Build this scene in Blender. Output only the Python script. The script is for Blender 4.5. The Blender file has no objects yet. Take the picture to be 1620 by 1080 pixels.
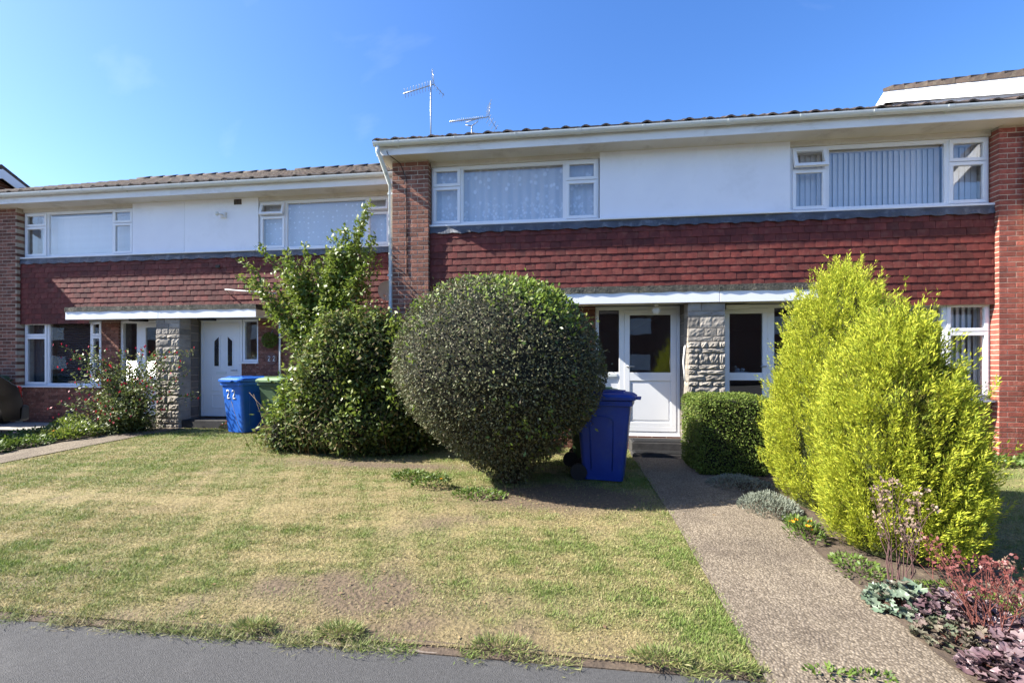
import bpy, math, random
import numpy as np
from mathutils import Vector, Matrix
random.seed(7); rng = np.random.default_rng(7)
scene = bpy.context.scene
R = math.radians
# ------------------------------------------------------------------ camera
cam_d = bpy.data.cameras.new('camera'); cam = bpy.data.objects.new('camera', cam_d)
scene.collection.objects.link(cam); scene.camera = cam
cam_d.sensor_width = 36; cam_d.lens = 36*726/1620; cam_d.shift_y = 35/1620; cam_d.clip_end = 2000; cam_d.clip_start = .05
cam.location = (0, 0, 1.5); cam.rotation_euler = (R(90), 0, R(7.3))
# ------------------------------------------------------------------ sky, sun, exposure
SUN = Vector((-2.065, -.45, 1.80)).normalized()
world = bpy.data.worlds.new('World'); scene.world = world; world.use_nodes = True
wn = world.node_tree; wl = wn.links; wn.nodes.clear()
sky = wn.nodes.new('ShaderNodeTexSky'); sky.sky_type = 'NISHITA'; sky.sun_disc = False
sky.sun_elevation = math.asin(SUN.z); sky.sun_rotation = math.atan2(SUN.x, SUN.y)
sky.altitude = 0; sky.air_density = 1.0; sky.dust_density = .8; sky.ozone_density = 3.2
bg = wn.nodes.new('ShaderNodeBackground'); bg.inputs['Strength'].default_value = .1
wo = wn.nodes.new('ShaderNodeOutputWorld')
tc = wn.nodes.new('ShaderNodeTexCoord'); mp = wn.nodes.new('ShaderNodeMapping')
mp.inputs['Rotation'].default_value = (0, R(20), R(35)); mp.inputs['Location'].default_value = (3.7, 1.2, .4); mp.inputs['Scale'].default_value = (1.1, 12, 8)
cn = wn.nodes.new('ShaderNodeTexNoise'); cn.inputs['Scale'].default_value = 1.1; cn.inputs['Detail'].default_value = 7
cr = wn.nodes.new('ShaderNodeValToRGB'); cr.color_ramp.elements[0].position = .6; cr.color_ramp.elements[1].position = .9
cr.color_ramp.elements[1].color = (.12, .12, .12, 1)
cm = wn.nodes.new('ShaderNodeMixRGB'); cm.inputs[2].default_value = (6, 6.4, 7, 1)      # thin cirrus
hs = wn.nodes.new('ShaderNodeHueSaturation'); hs.inputs['Hue'].default_value = .51; hs.inputs['Saturation'].default_value = 1.25; hs.inputs['Value'].default_value = 1.0
wl.new(tc.outputs['Generated'], mp.inputs['Vector']); wl.new(mp.outputs[0], cn.inputs['Vector'])
wl.new(cn.outputs['Fac'], cr.inputs[0]); wl.new(cr.outputs[0], cm.inputs[0])
wl.new(sky.outputs[0], hs.inputs['Color']); wl.new(hs.outputs[0], cm.inputs[1])
wl.new(cm.outputs[0], bg.inputs['Color']); wl.new(bg.outputs[0], wo.inputs['Surface'])
sd = bpy.data.lights.new('sun', 'SUN'); sd.energy = 5.0; sd.angle = R(.5); sd.color = (1, .95, .86)
sun = bpy.data.objects.new('sun', sd); scene.collection.objects.link(sun)
sun.rotation_euler = (-SUN).to_track_quat('-Z', 'Y').to_euler(); sun.location = (-12, -4, 14)
vs = scene.view_settings; vs.view_transform = 'Standard'; vs.look = 'None'; vs.exposure = 1.66; vs.gamma = 1
# ------------------------------------------------------------------ materials
def nd(nt, t, **k):
    n = nt.nodes.new(t)
    for a, b in k.items(): setattr(n, a, b)
    return n
def mat(name, c1, c2=None, scale=6, rough=.6, bump=0, bscale=None, spec=.4, rnd=0, metallic=0, dirt=None, dscale=3, stretch=None, detail=5):
    m = bpy.data.materials.new(name); m.use_nodes = True; nt = m.node_tree; L = nt.links
    p = nt.nodes['Principled BSDF']; p.inputs['Roughness'].default_value = rough; p.inputs['Metallic'].default_value = metallic
    p.inputs['Specular IOR Level'].default_value = spec
    co = nd(nt, 'ShaderNodeTexCoord'); vec = co.outputs['Object']
    if rnd:   # pieces that share a mesh still get their own patch of the texture
        oi = nd(nt, 'ShaderNodeObjectInfo'); ad = nd(nt, 'ShaderNodeVectorMath', operation='MULTIPLY_ADD')
        ad.inputs[1].default_value = (1, 1, 1); L.new(vec, ad.inputs[0])
        sc_ = nd(nt, 'ShaderNodeVectorMath', operation='SCALE'); sc_.inputs[0].default_value = (37, 53, 71); L.new(oi.outputs['Random'], sc_.inputs['Scale'])
        L.new(sc_.outputs[0], ad.inputs[2]); vec = ad.outputs[0]
    if stretch:
        mpn = nd(nt, 'ShaderNodeMapping'); mpn.inputs['Scale'].default_value = stretch; L.new(vec, mpn.inputs[0]); vec = mpn.outputs[0]
    n1 = nd(nt, 'ShaderNodeTexNoise'); n1.inputs['Scale'].default_value = scale; n1.inputs['Detail'].default_value = detail; L.new(vec, n1.inputs['Vector'])
    rp = nd(nt, 'ShaderNodeValToRGB'); rp.color_ramp.elements[0].position = .3; rp.color_ramp.elements[1].position = .7
    c2 = c2 or tuple(x*.88 for x in c1)
    rp.color_ramp.elements[0].color = (*c2, 1); rp.color_ramp.elements[1].color = (*c1, 1)
    L.new(n1.outputs['Fac'], rp.inputs[0]); out = rp.outputs[0]
    if dirt:
        n2 = nd(nt, 'ShaderNodeTexNoise'); n2.inputs['Scale'].default_value = dscale; n2.inputs['Detail'].default_value = 8; n2.inputs['Roughness'].default_value = .7; L.new(vec, n2.inputs['Vector'])
        r2 = nd(nt, 'ShaderNodeValToRGB'); r2.color_ramp.elements[0].position = .52; r2.color_ramp.elements[1].position = .72
        r2.color_ramp.elements[1].color = (.8, .8, .8, 1); L.new(n2.outputs['Fac'], r2.inputs[0])
        mx = nd(nt, 'ShaderNodeMixRGB'); mx.inputs[2].default_value = (*dirt, 1); L.new(r2.outputs[0], mx.inputs[0]); L.new(out, mx.inputs[1]); out = mx.outputs[0]
    if rnd:
        mr = nd(nt, 'ShaderNodeMapRange'); mr.inputs['To Min'].default_value = 1-rnd; mr.inputs['To Max'].default_value = 1+rnd; L.new(oi.outputs['Random'], mr.inputs['Value'])
        h = nd(nt, 'ShaderNodeHueSaturation'); L.new(mr.outputs[0], h.inputs['Value']); L.new(out, h.inputs['Color']); out = h.outputs[0]
    L.new(out, p.inputs['Base Color'])
    if bump:
        n3 = nd(nt, 'ShaderNodeTexNoise'); n3.inputs['Scale'].default_value = bscale or scale*6; n3.inputs['Detail'].default_value = 5; L.new(vec, n3.inputs['Vector'])
        b = nd(nt, 'ShaderNodeBump'); b.inputs['Strength'].default_value = bump; b.inputs['Distance'].default_value = .01
        L.new(n3.outputs['Fac'], b.inputs['Height']); L.new(b.outputs[0], p.inputs['Normal'])
    return m
def leafmat(name, cols, rough=.45, trans=.25, spec=.4, attr=None):
    m = bpy.data.materials.new(name); m.use_nodes = True; nt = m.node_tree; L = nt.links
    p = nt.nodes['Principled BSDF']; p.inputs['Roughness'].default_value = rough; p.inputs['Specular IOR Level'].default_value = spec
    if attr:
        a = nd(nt, 'ShaderNodeAttribute', attribute_name=attr); out = a.outputs['Color']
    else:
        g = nd(nt, 'ShaderNodeNewGeometry'); rp = nd(nt, 'ShaderNodeValToRGB'); cr_ = rp.color_ramp
        while len(cr_.elements) < len(cols): cr_.elements.new(.5)
        for i, c in enumerate(cols): cr_.elements[i].position = i/(len(cols)-1); cr_.elements[i].color = (*c, 1)
        L.new(g.outputs['Random Per Island'], rp.inputs[0]); out = rp.outputs[0]
    L.new(out, p.inputs['Base Color'])
    t = nd(nt, 'ShaderNodeBsdfTranslucent'); L.new(out, t.inputs['Color'])
    mx = nd(nt, 'ShaderNodeMixShader'); mx.inputs[0].default_value = trans
    o = nt.nodes['Material Output']; L.new(p.outputs[0], mx.inputs[1]); L.new(t.outputs[0], mx.inputs[2]); L.new(mx.outputs[0], o.inputs['Surface'])
    return m
def glassmat(name, tint=(1, 1, 1), f0=.09, rough=.0):
    m = bpy.data.materials.new(name); m.use_nodes = True; nt = m.node_tree; L = nt.links; nt.nodes.remove(nt.nodes['Principled BSDF'])
    tr = nd(nt, 'ShaderNodeBsdfTransparent'); tr.inputs[0].default_value = (*tint, 1); gl = nd(nt, 'ShaderNodeBsdfGlossy'); gl.inputs['Roughness'].default_value = rough
    co = nd(nt, 'ShaderNodeTexCoord'); n = nd(nt, 'ShaderNodeTexNoise'); n.inputs['Scale'].default_value = 1.3; L.new(co.outputs['Object'], n.inputs[0])
    b = nd(nt, 'ShaderNodeBump'); b.inputs['Strength'].default_value = .06; b.inputs['Distance'].default_value = .03; L.new(n.outputs[0], b.inputs['Height']); L.new(b.outputs[0], gl.inputs['Normal'])
    lw = nd(nt, 'ShaderNodeLayerWeight'); lw.inputs[0].default_value = .5; pw = nd(nt, 'ShaderNodeMath', operation='POWER'); pw.inputs[1].default_value = 5; L.new(lw.outputs['Facing'], pw.inputs[0])
    ma = nd(nt, 'ShaderNodeMath', operation='MULTIPLY_ADD'); ma.inputs[1].default_value = 1-f0; ma.inputs[2].default_value = f0; L.new(pw.outputs[0], ma.inputs[0]); mx = nd(nt, 'ShaderNodeMixShader')
    L.new(ma.outputs[0], mx.inputs[0]); L.new(tr.outputs[0], mx.inputs[1]); L.new(gl.outputs[0], mx.inputs[2]); L.new(mx.outputs[0], nt.nodes['Material Output'].inputs['Surface'])
    return m
def lacemat(name, mode):
    m = bpy.data.materials.new(name); m.use_nodes = True; nt = m.node_tree; L = nt.links
    p = nt.nodes['Principled BSDF']; p.inputs['Base Color'].default_value = (.74, .77, .82, 1); p.inputs['Roughness'].default_value = .9
    co = nd(nt, 'ShaderNodeTexCoord'); v = nd(nt, 'ShaderNodeTexVoronoi'); v.inputs['Scale'].default_value = 9.5 if mode == 'dots' else 10
    mpn = nd(nt, 'ShaderNodeMapping'); mpn.inputs['Scale'].default_value = (1, 0, 1 if mode == 'dots' else .8); L.new(co.outputs['Object'], mpn.inputs[0]); L.new(mpn.outputs[0], v.inputs['Vector'])
    if mode == 'dots': v.inputs['Randomness'].default_value = .35
    r = nd(nt, 'ShaderNodeValToRGB'); e = r.color_ramp.elements
    e[0].position = .16 if mode == 'dots' else .22; e[0].color = (1, 1, 1, 1); e[1].position = .26 if mode == 'dots' else .36; e[1].color = (.74, .74, .74, 1)
    L.new(v.outputs['Distance'], r.inputs[0]); out = r.outputs[0]
    if mode == 'flowers':     # flowers crowd together towards the hem
        v2 = nd(nt, 'ShaderNodeTexVoronoi'); v2.inputs['Scale'].default_value = 19; L.new(mpn.outputs[0], v2.inputs['Vector'])
        r2 = nd(nt, 'ShaderNodeValToRGB'); r2.color_ramp.elements[0].position = .3; r2.color_ramp.elements[0].color = (.95, .95, .95, 1); r2.color_ramp.elements[1].position = .45; r2.color_ramp.elements[1].color = (.74, .74, .74, 1); L.new(v2.outputs['Distance'], r2.inputs[0])
        sx = nd(nt, 'ShaderNodeSeparateXYZ'); L.new(co.outputs['Object'], sx.inputs[0])
        mr = nd(nt, 'ShaderNodeMapRange'); mr.inputs['From Min'].default_value = .42; mr.inputs['From Max'].default_value = .25; L.new(sx.outputs['Z'], mr.inputs['Value'])
        mx = nd(nt, 'ShaderNodeMixRGB'); L.new(mr.outputs[0], mx.inputs[0]); L.new(out, mx.inputs[1]); L.new(r2.outputs[0], mx.inputs[2]); out = mx.outputs[0]
    tr = nd(nt, 'ShaderNodeBsdfTransparent'); ms = nd(nt, 'ShaderNodeMixShader')
    L.new(out, ms.inputs[0]); L.new(tr.outputs[0], ms.inputs[1]); L.new(p.outputs[0], ms.inputs[2]); L.new(ms.outputs[0], nt.nodes['Material Output'].inputs['Surface'])
    return m
def brickmat(name):
    m = bpy.data.materials.new(name); m.use_nodes = True; nt = m.node_tree; L = nt.links; p = nt.nodes['Principled BSDF']; p.inputs['Roughness'].default_value = .9
    co = nd(nt, 'ShaderNodeTexCoord'); mpn = nd(nt, 'ShaderNodeMapping'); mpn.inputs['Rotation'].default_value = (R(90), 0, 0)
    b = nd(nt, 'ShaderNodeTexBrick'); b.inputs['Scale'].default_value = 1; b.inputs['Brick Width'].default_value = .225; b.inputs['Row Height'].default_value = .075; b.inputs['Mortar Size'].default_value = .006
    b.inputs['Color1'].default_value = (.17, .062, .04, 1); b.inputs['Color2'].default_value = (.09, .035, .025, 1); b.inputs['Mortar'].default_value = (.33, .26, .2, 1)
    L.new(co.outputs['Object'], mpn.inputs[0]); L.new(mpn.outputs[0], b.inputs['Vector']); L.new(b.outputs['Color'], p.inputs['Base Color'])
    return m
WHITE = mat('white_upvc', (.8, .81, .82), (.76, .77, .78), 3, .35, spec=.5)
PAINT = mat('white_painted_panel', (.86, .87, .89), (.81, .82, .85), 2.2, .6, .05, 40, dirt=(.7, .71, .73), dscale=1.1)
FASC = mat('white_fascia', (.8, .8, .79), (.7, .7, .69), 2.5, .5, dirt=(.5, .47, .42), dscale=3.5, stretch=(.5, 4, 2))
SOFF = mat('cream_soffit', (.66, .62, .54), (.56, .52, .44), 1.6, .7, dirt=(.4, .35, .28), dscale=2)
GUT = mat('white_gutter', (.76, .78, .76), (.62, .66, .62), 3, .3, dirt=(.3, .34, .28), dscale=3, stretch=(.6, 6, 6))
BRICK = mat('brown_brick', (.25, .105, .068), (.14, .055, .038), 9, .9, .6, 60, rnd=.38, dirt=(.3, .2, .15), dscale=16)
BRICKR = mat('red_brick', (.30, .085, .06), (.19, .052, .038), 9, .9, .6, 60, rnd=.3, dirt=(.33, .16, .12), dscale=16)
MORT = mat('mortar', (.47, .39, .30), (.36, .3, .23), 20, .95, .4, 90)
BTEX = brickmat('far_brick')
TILE = mat('red_clay_tile', (.145, .027, .019), (.085, .017, .014), 14, .75, .3, 80, rnd=.28, dirt=(.13, .06, .045), dscale=7)
RTILE = mat('brown_roof_tile', (.085, .06, .047), (.042, .033, .029), 5, .95, .8, 40, rnd=.3, dirt=(.15, .135, .095), dscale=7)
LEAD = mat('lead_flashing', (.085, .095, .115), (.05, .056, .07), 4, .5, .3, 20, dirt=(.24, .26, .29), dscale=6)
FELT = mat('mossy_felt', (.075, .07, .058), (.035, .036, .028), 9, .95, .9, 40, dirt=(.22, .2, .15), dscale=18)
STONE = mat('grey_stone', (.36, .32, .265), (.21, .19, .165), 5, .9, 1.0, 22, rnd=.25)
STONE_S = mat('smooth_brown_stone', (.2, .17, .14), (.13, .115, .1), 4, .85, .5, 30, rnd=.25)
STEP = mat('step_painted_shade', (.055, .052, .05), (.032, .03, .03), 8, .9, .4, 40)  # step darkened: the shade at the doors is put into its colour
RUB = mat('black_rubber', (.022, .022, .023), (.014, .014, .015), 20, .6, .3, 80)
PLAS = mat('room_plaster', (.5, .48, .44), None, 2, .9)
CURT = mat('curtain_cloth', (.62, .6, .6), (.5, .48, .5), 20, .9)
SLAT = mat('white_blind_cloth', (.66, .67, .69), (.58, .59, .62), 8, .85)
BLUE_SHADE = mat('blue_bin_plastic_shade_tone', (.012, .05, .30), (.009, .036, .24), 5, .42, .1, 60, dirt=(.035, .07, .22), dscale=4)  # darker copy of the bin blue, the bush's shade put into the colour
BLUE_SUNLIT = mat('blue_bin_plastic_sunlit_tone', (.02, .13, .52), (.015, .1, .43), 5, .45, .1, 60, dirt=(.06, .16, .42), dscale=4)  # lighter copy of the bin blue, sunlight put into the colour
GREEN = mat('green_bin_plastic', (.055, .10, .048), (.04, .078, .037), 5, .5, .1, 60)
GREENL = mat('pale_green_lid', (.17, .26, .13), (.13, .2, .1), 5, .5)
METAL = mat('grey_metal', (.4, .41, .42), None, 8, .4, metallic=.6)
BLACK = mat('black_plastic', (.02, .02, .022), None, 8, .5)
GLASS = glassmat('window_glass'); GLASSD = glassmat('tinted_door_glass', (.72, .75, .77), .09)
LACE = lacemat('lace_flowers', 'flowers'); LACED = lacemat('lace_dots', 'dots')
PWHITE = mat('white_brush_paint', (.8, .8, .78), None, 20, .7)
GLOBE = mat('opal_glass', (.8, .8, .76), None, 5, .2)
# ------------------------------------------------------------------ object helpers
ORG = {}
def link(o): scene.collection.objects.link(o)
def tag(o, label=None, cat=None, group=None, kind=None):
    if label: o['label'] = label
    if cat: o['category'] = cat
    if group: o['group'] = group
    if kind: o['kind'] = kind
    return o
def thing(name, label, cat, loc, rz=0, group=None):
    o = bpy.data.objects.new(name, None); o.empty_display_size = .1; o.location = loc; o.rotation_euler = (0, 0, rz); link(o)
    ORG[o.name] = Vector(loc); return tag(o, label, cat, group)
def add(name, me, parent=None, loc=None):
    o = bpy.data.objects.new(name, me); link(o)
    if parent: o.parent = parent
    if loc is not None: o.location = loc
    ORG[o.name] = ORG[parent.name] if parent else Vector((0, 0, 0))
    return o
class MB:
    def __init__(s): s.v = []; s.f = []; s.sm = []
    def box(s, x0, x1, y0, y1, z0, z1, t=0):
        b = len(s.v); s.v += [(x0, y0, z0), (x1, y0, z0), (x1, y1, z0), (x0, y1, z0), (x0+t, y0+t, z1), (x1-t, y0+t, z1), (x1-t, y1-t, z1), (x0+t, y1-t, z1)]
        s.face(b, ((0, 3, 2, 1), (4, 5, 6, 7), (0, 1, 5, 4), (1, 2, 6, 5), (2, 3, 7, 6), (3, 0, 4, 7))); return s
    def face(s, b, fs, sm=False):
        for q in fs: s.f.append(tuple(b+i for i in q)); s.sm.append(sm)
    def loft(s, rings, cap=True, sm=True, closed=True):
        n = len(rings[0]); b = len(s.v)
        for r in rings: s.v += [tuple(p) for p in r]
        for k in range(len(rings)-1):
            for i in range(n if closed else n-1):
                j = (i+1) % n; s.face(b, ((k*n+i, k*n+j, (k+1)*n+j, (k+1)*n+i),), sm)
        if cap and closed:
            s.face(b, (tuple(range(n))[::-1], tuple((len(rings)-1)*n+i for i in range(n))))
        return s
    def tube(s, pts, r, n=8, cap=True):
        pts = [Vector(p) for p in pts]; rr = r if isinstance(r, (list, tuple)) else [r]*len(pts); rings = []
        for i, p in enumerate(pts):
            t = (pts[min(i+1, len(pts)-1)]-pts[max(i-1, 0)]).normalized()
            u = t.cross(Vector((0, 0, 1)) if abs(t.z) < .9 else Vector((1, 0, 0))).normalized(); w = t.cross(u)
            rings.append([p+(u*math.cos(2*math.pi*k/n)+w*math.sin(2*math.pi*k/n))*rr[i] for k in range(n)])
        return s.loft(rings, cap)
    def ball(s, c, r, n=12, m=8, sz=1):
        rings = []
        for k in range(m+1):
            a = -math.pi/2+math.pi*k/m; q = max(math.cos(a), .01)
            rings.append([(c[0]+r*q*math.cos(2*math.pi*i/n), c[1]+r*q*math.sin(2*math.pi*i/n), c[2]+r*sz*math.sin(a)) for i in range(n)])
        return s.loft(rings)
    def prism(s, prof, a0, a1, axis='x', sm=False):   # profile of pairs swept along an axis
        f = (lambda p, a: (a, p[0], p[1])) if axis == 'x' else (lambda p, a: (p[0], a, p[1])) if axis == 'y' else (lambda p, a: (p[0], p[1], a))
        return s.loft([[f(p, a0) for p in prof], [f(p, a1) for p in prof]], True, sm)
    def build(s, name, m, parent=None, local=False, bevel=0, org=None):
        o0 = Vector((0, 0, 0)) if (local or not parent) else ORG[parent.name]
        me = bpy.data.meshes.new(name); me.from_pydata([(v[0]-o0.x, v[1]-o0.y, v[2]-o0.z) for v in s.v], [], s.f)
        for p, q in zip(me.polygons, s.sm): p.use_smooth = q
        import bmesh; bm = bmesh.new(); bm.from_mesh(me); bmesh.ops.recalc_face_normals(bm, faces=bm.faces[:])
        if bevel: bmesh.ops.bevel(bm, geom=bm.edges[:], offset=bevel, segments=2, affect='EDGES', profile=.5)
        bm.to_mesh(me); bm.free(); me.materials.append(m)
        return add(name, me, parent)
def BX(name, m, parent, *a, bevel=0): return MB().box(*a).build(name, m, parent, bevel=bevel)
def fastmesh(name, V, F, m, parent=None, cols=None, local=False):
    """numpy verts (n,3), faces (k,c) all of one size"""
    V = np.asarray(V, np.float32); F = np.asarray(F, np.int32)
    if parent and not local: V = V-np.array(ORG[parent.name], np.float32)
    me = bpy.data.meshes.new(name); k, c = F.shape
    me.vertices.add(len(V)); me.vertices.foreach_set('co', V.ravel()); me.loops.add(k*c); me.loops.foreach_set('vertex_index', F.ravel())
    me.polygons.add(k); me.polygons.foreach_set('loop_start', np.arange(0, k*c, c, dtype=np.int32))
    if cols is not None:
        a = me.color_attributes.new('Col', 'FLOAT_COLOR', 'POINT'); a.data.foreach_set('color', np.c_[cols, np.ones(len(cols))].astype(np.float32).ravel())
    me.update(calc_edges=True); me.validate(); me.materials.append(m)
    return add(name, me, parent)
def unit(a): return a/np.maximum(np.linalg.norm(a, axis=1, keepdims=True), 1e-9)
def leafarrays(P, U, N, Lg, Wd, fold=.25):
    n = len(P); U = unit(U); S = unit(np.cross(U, N)); N2 = np.cross(S, U)
    Lg = np.broadcast_to(Lg, n)[:, None]; Wd = np.broadcast_to(Wd, n)[:, None]
    mid = P+U*Lg*.45+N2*Wd*fold
    V = np.stack([P, mid+S*Wd*.5-N2*Wd*fold, P+U*Lg, mid-S*Wd*.5-N2*Wd*fold], 1).reshape(-1, 3)
    i = np.arange(n)*4; F = np.concatenate([np.stack([i, i+1, i+2], 1), np.stack([i, i+2, i+3], 1)])
    return V, F
def leaves(name, P, U, N, Lg, Wd, m, parent, fold=.25, cols=None):
    V, F = leafarrays(P, U, N, Lg, Wd, fold)
    return fastmesh(name, V, F, m, parent, None if cols is None else np.repeat(cols, 4, 0))
_k = rng.normal(size=(14, 3)); _ph = rng.uniform(0, 6.28, 14)
def noise(P, s=1.):
    P = np.asarray(P, float)*s; return sum(np.sin(P@(k*(1+.35*i))+p)/(1+.25*i) for i, (k, p) in enumerate(zip(_k, _ph)))/4.
def sst(a, b, x): t = np.clip((x-a)/(b-a), 0, 1); return t*t*(3-2*t)
def G(x, y):    # height of the garden ground
    x = np.asarray(x, float); y = np.asarray(y, float)
    return .02+.085*sst(2.4, 4.6, y)+.09*sst(-1.5, -6., x)*sst(3.5, 8., y)
# ------------------------------------------------------------------ ground, pavement, path
TAR = mat('tarmac', (.085, .083, .082), (.055, .054, .053), 60, .9, 1.0, 190, dirt=(.115, .112, .108), dscale=2.2, detail=8)
CONC = mat('pale_concrete', (.36, .34, .31), (.27, .255, .235), 4, .9, .5, 60, dirt=(.2, .18, .15), dscale=5)
SOIL = mat('dry_soil', (.1, .072, .05), (.055, .04, .028), 14, .95, 1., 45, dirt=(.17, .13, .085), dscale=9)
def pathmat():
    m = mat('pebble_concrete', (.215, .19, .155), (.15, .13, .108), 3.2, .9, dirt=(.12, .105, .09), dscale=1.4); nt = m.node_tree; L = nt.links; p = nt.nodes['Principled BSDF']
    base = p.inputs['Base Color'].links[0].from_socket
    co = nd(nt, 'ShaderNodeTexCoord'); v = nd(nt, 'ShaderNodeTexVoronoi'); v.inputs['Scale'].default_value = 75; L.new(co.outputs['Object'], v.inputs['Vector'])
    r = nd(nt, 'ShaderNodeValToRGB'); e = r.color_ramp.elements; e[0].position = .0; e[0].color = (.62, .55, .46, 1); e[1].position = 1; e[1].color = (1.7, 1.6, 1.45, 1)
    L.new(v.outputs['Color'], r.inputs[0]); d = nd(nt, 'ShaderNodeValToRGB'); d.color_ramp.elements[0].position = .25; d.color_ramp.elements[0].color = (1, 1, 1, 1); d.color_ramp.elements[1].position = .6; d.color_ramp.elements[1].color = (.45, .43, .4, 1)
    L.new(v.outputs['Distance'], d.inputs[0])
    a = nd(nt, 'ShaderNodeMixRGB', blend_type='MULTIPLY'); a.inputs[0].default_value = 1; L.new(base, a.inputs[1]); L.new(r.outputs[0], a.inputs[2])
    b = nd(nt, 'ShaderNodeMixRGB', blend_type='MULTIPLY'); b.inputs[0].default_value = .8; L.new(a.outputs[0], b.inputs[1]); L.new(d.outputs[0], b.inputs[2]); L.new(b.outputs[0], p.inputs['Base Color'])
    bp = nd(nt, 'ShaderNodeBump', invert=True); bp.inputs['Strength'].default_value = .9; bp.inputs['Distance'].default_value = .006; L.new(v.outputs['Distance'], bp.inputs['Height']); L.new(bp.outputs[0], p.inputs['Normal'])
    return m
PATHM = pathmat()
def lawnmat():
    m = bpy.data.materials.new('dry_lawn'); m.use_nodes = True; nt = m.node_tree; L = nt.links; p = nt.nodes['Principled BSDF']; p.inputs['Roughness'].default_value = .95
    a = nd(nt, 'ShaderNodeAttribute', attribute_name='Col'); co = nd(nt, 'ShaderNodeTexCoord'); n = nd(nt, 'ShaderNodeTexNoise'); n.inputs['Scale'].default_value = 38; n.inputs['Detail'].default_value = 8; L.new(co.outputs['Object'], n.inputs[0])
    r = nd(nt, 'ShaderNodeValToRGB'); r.color_ramp.elements[0].position = .3; r.color_ramp.elements[0].color = (.5, .48, .42, 1); r.color_ramp.elements[1].position = .75; r.color_ramp.elements[1].color = (1.25, 1.2, 1.15, 1); L.new(n.outputs[0], r.inputs[0])
    x = nd(nt, 'ShaderNodeMixRGB', blend_type='MULTIPLY'); x.inputs[0].default_value = 1; L.new(a.outputs['Color'], x.inputs[1]); L.new(r.outputs[0], x.inputs[2]); L.new(x.outputs[0], p.inputs['Base Color'])
    b = nd(nt, 'ShaderNodeBump'); b.inputs['Strength'].default_value = 1; b.inputs['Distance'].default_value = .02; L.new(n.outputs[0], b.inputs['Height']); L.new(b.outputs[0], p.inputs['Normal'])
    return m
LAWN = lawnmat()
def lawncol(x, y):
    """turf colour: 0 straw .. 1 green, and bare soil amount"""
    P = np.c_[x, y, np.zeros_like(x)]
    g = .36+.32*noise(P, 1.1)+.3*noise(P+9, 3.6)+.5*noise(P+4, 9)+.4*noise(P+14, 23)
    near = 1-sst(2.4, 3.4, y); g = g-.3*near*sst(-3., -1.2, x)*(1-sst(.3, .7, x))+.25*sst(.2, .8, x)-.1*(1-sst(-5, -3, x))*0
    soil = np.exp(-(((x+.15)/1.0)**2+((y-4.8)/.4)**2))*1.9+1.1*near*np.exp(-((x+1.0)/1.1)**2)*np.clip(.5+noise(P+3, 3), 0, 1)+1.3*np.clip(noise(P+21, 2.2)-.28, 0, 1)+.35*near*np.clip(noise(P+31, 7)+.1, 0, 1)
    soil = soil+1.2*np.exp(-(((x+2.6)/1.6)**2+((y-6.0)/.25)**2))
    return np.clip(g, 0, 1), np.clip(soil, 0, 1)
def grid_sheet(name, x0, x1, y0, y1, nx, ny, zf, m, label_kind='structure', colf=None):
    X, Y = np.meshgrid(np.linspace(x0, x1, nx), np.linspace(y0, y1, ny)); X = X.ravel(); Y = Y.ravel()
    i = (np.arange(ny-1)[:, None]*nx+np.arange(nx-1)).ravel(); F = np.stack([i, i+1, i+1+nx, i+nx], 1)
    c = colf(X, Y) if colf else None
    o = fastmesh(name, np.c_[X, Y, zf(X, Y)], F, m, None, c); o['kind'] = label_kind
    for p in o.data.polygons: p.use_smooth = True
    return o
def turf(x, y):
    g, s = lawncol(x, y); st = np.array((.25, .205, .095)); gr = np.array((.14, .17, .045)); so = np.array((.125, .092, .058))
    c = st+(gr-st)*g[:, None]; return c+(so-c)*s[:, None]
grid_sheet('ground', -400, 400, -400, 400, 3, 3, lambda x, y: x*0-.06, mat('far_grass', (.07, .085, .03), (.045, .055, .02), 3, .95))
grid_sheet('pavement', -60, 60, -17, 2.31, 40, 20, lambda x, y: x*0, TAR)
grid_sheet('lawn', -7.72, .93, 2.34, 8.9, 150, 110, lambda x, y: G(x, y)+.006*noise(np.c_[x, y, x*0], 2.5), LAWN, colf=turf)
grid_sheet('lawn', 1.80, 16, 2.34, 7.8, 90, 60, lambda x, y: G(x, y)-.004, LAWN, colf=turf)
grid_sheet('path', .91, 1.84, 2.27, 7.75, 8, 40, lambda x, y: G(x, y)+.012+.004*noise(np.c_[x, y, x*0], 3)-.024*(1-sst(2.3, 2.42, y)), PATHM)
grid_sheet('path', -8.45, -7.70, 2.34, 8.9, 8, 40, lambda x, y: G(x, y)+.012, PATHM)
grid_sheet('driveway', -30, -8.44, 2.34, 8.95, 40, 40, lambda x, y: G(x, y)+.0, CONC)
tag(bpy.data.objects['lawn'], 'dry mown front lawn between the two paths'); 
KERB = mat('worn_kerb', (.24, .2, .165), (.15, .12, .095), 5, .95, .8, 40, dirt=(.14, .1, .06), dscale=4)
ed = tag(BX('kerb_edging', SOIL, None, -14, 1.0, 2.295, 2.36, -.05, .006), kind='structure')
em = None
for i in range(17):
    x = -14+i*.915; m_ = MB().box(-.452, .452, -.03, .03, -.08, .03); o = m_.build('edging_block', KERB, ed, local=True, bevel=.008) if em is None else add('edging_block', em, ed)
    em = em or o.data; o.location = (x+.45, 2.335+random.uniform(-.012, .012), random.uniform(-.036, -.018)); o.rotation_euler = (random.uniform(-.04, .04), random.uniform(-.008, .008), random.uniform(-.015, .015))
xs = np.linspace(-9, .93, 700); z3 = np.zeros_like(xs); fr_ = 2.292-.03*noise(np.c_[xs, z3, z3], 2.2)-.022*noise(np.c_[xs, z3, z3], 9)-.008*noise(np.c_[xs, z3, z3], 40)
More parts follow.
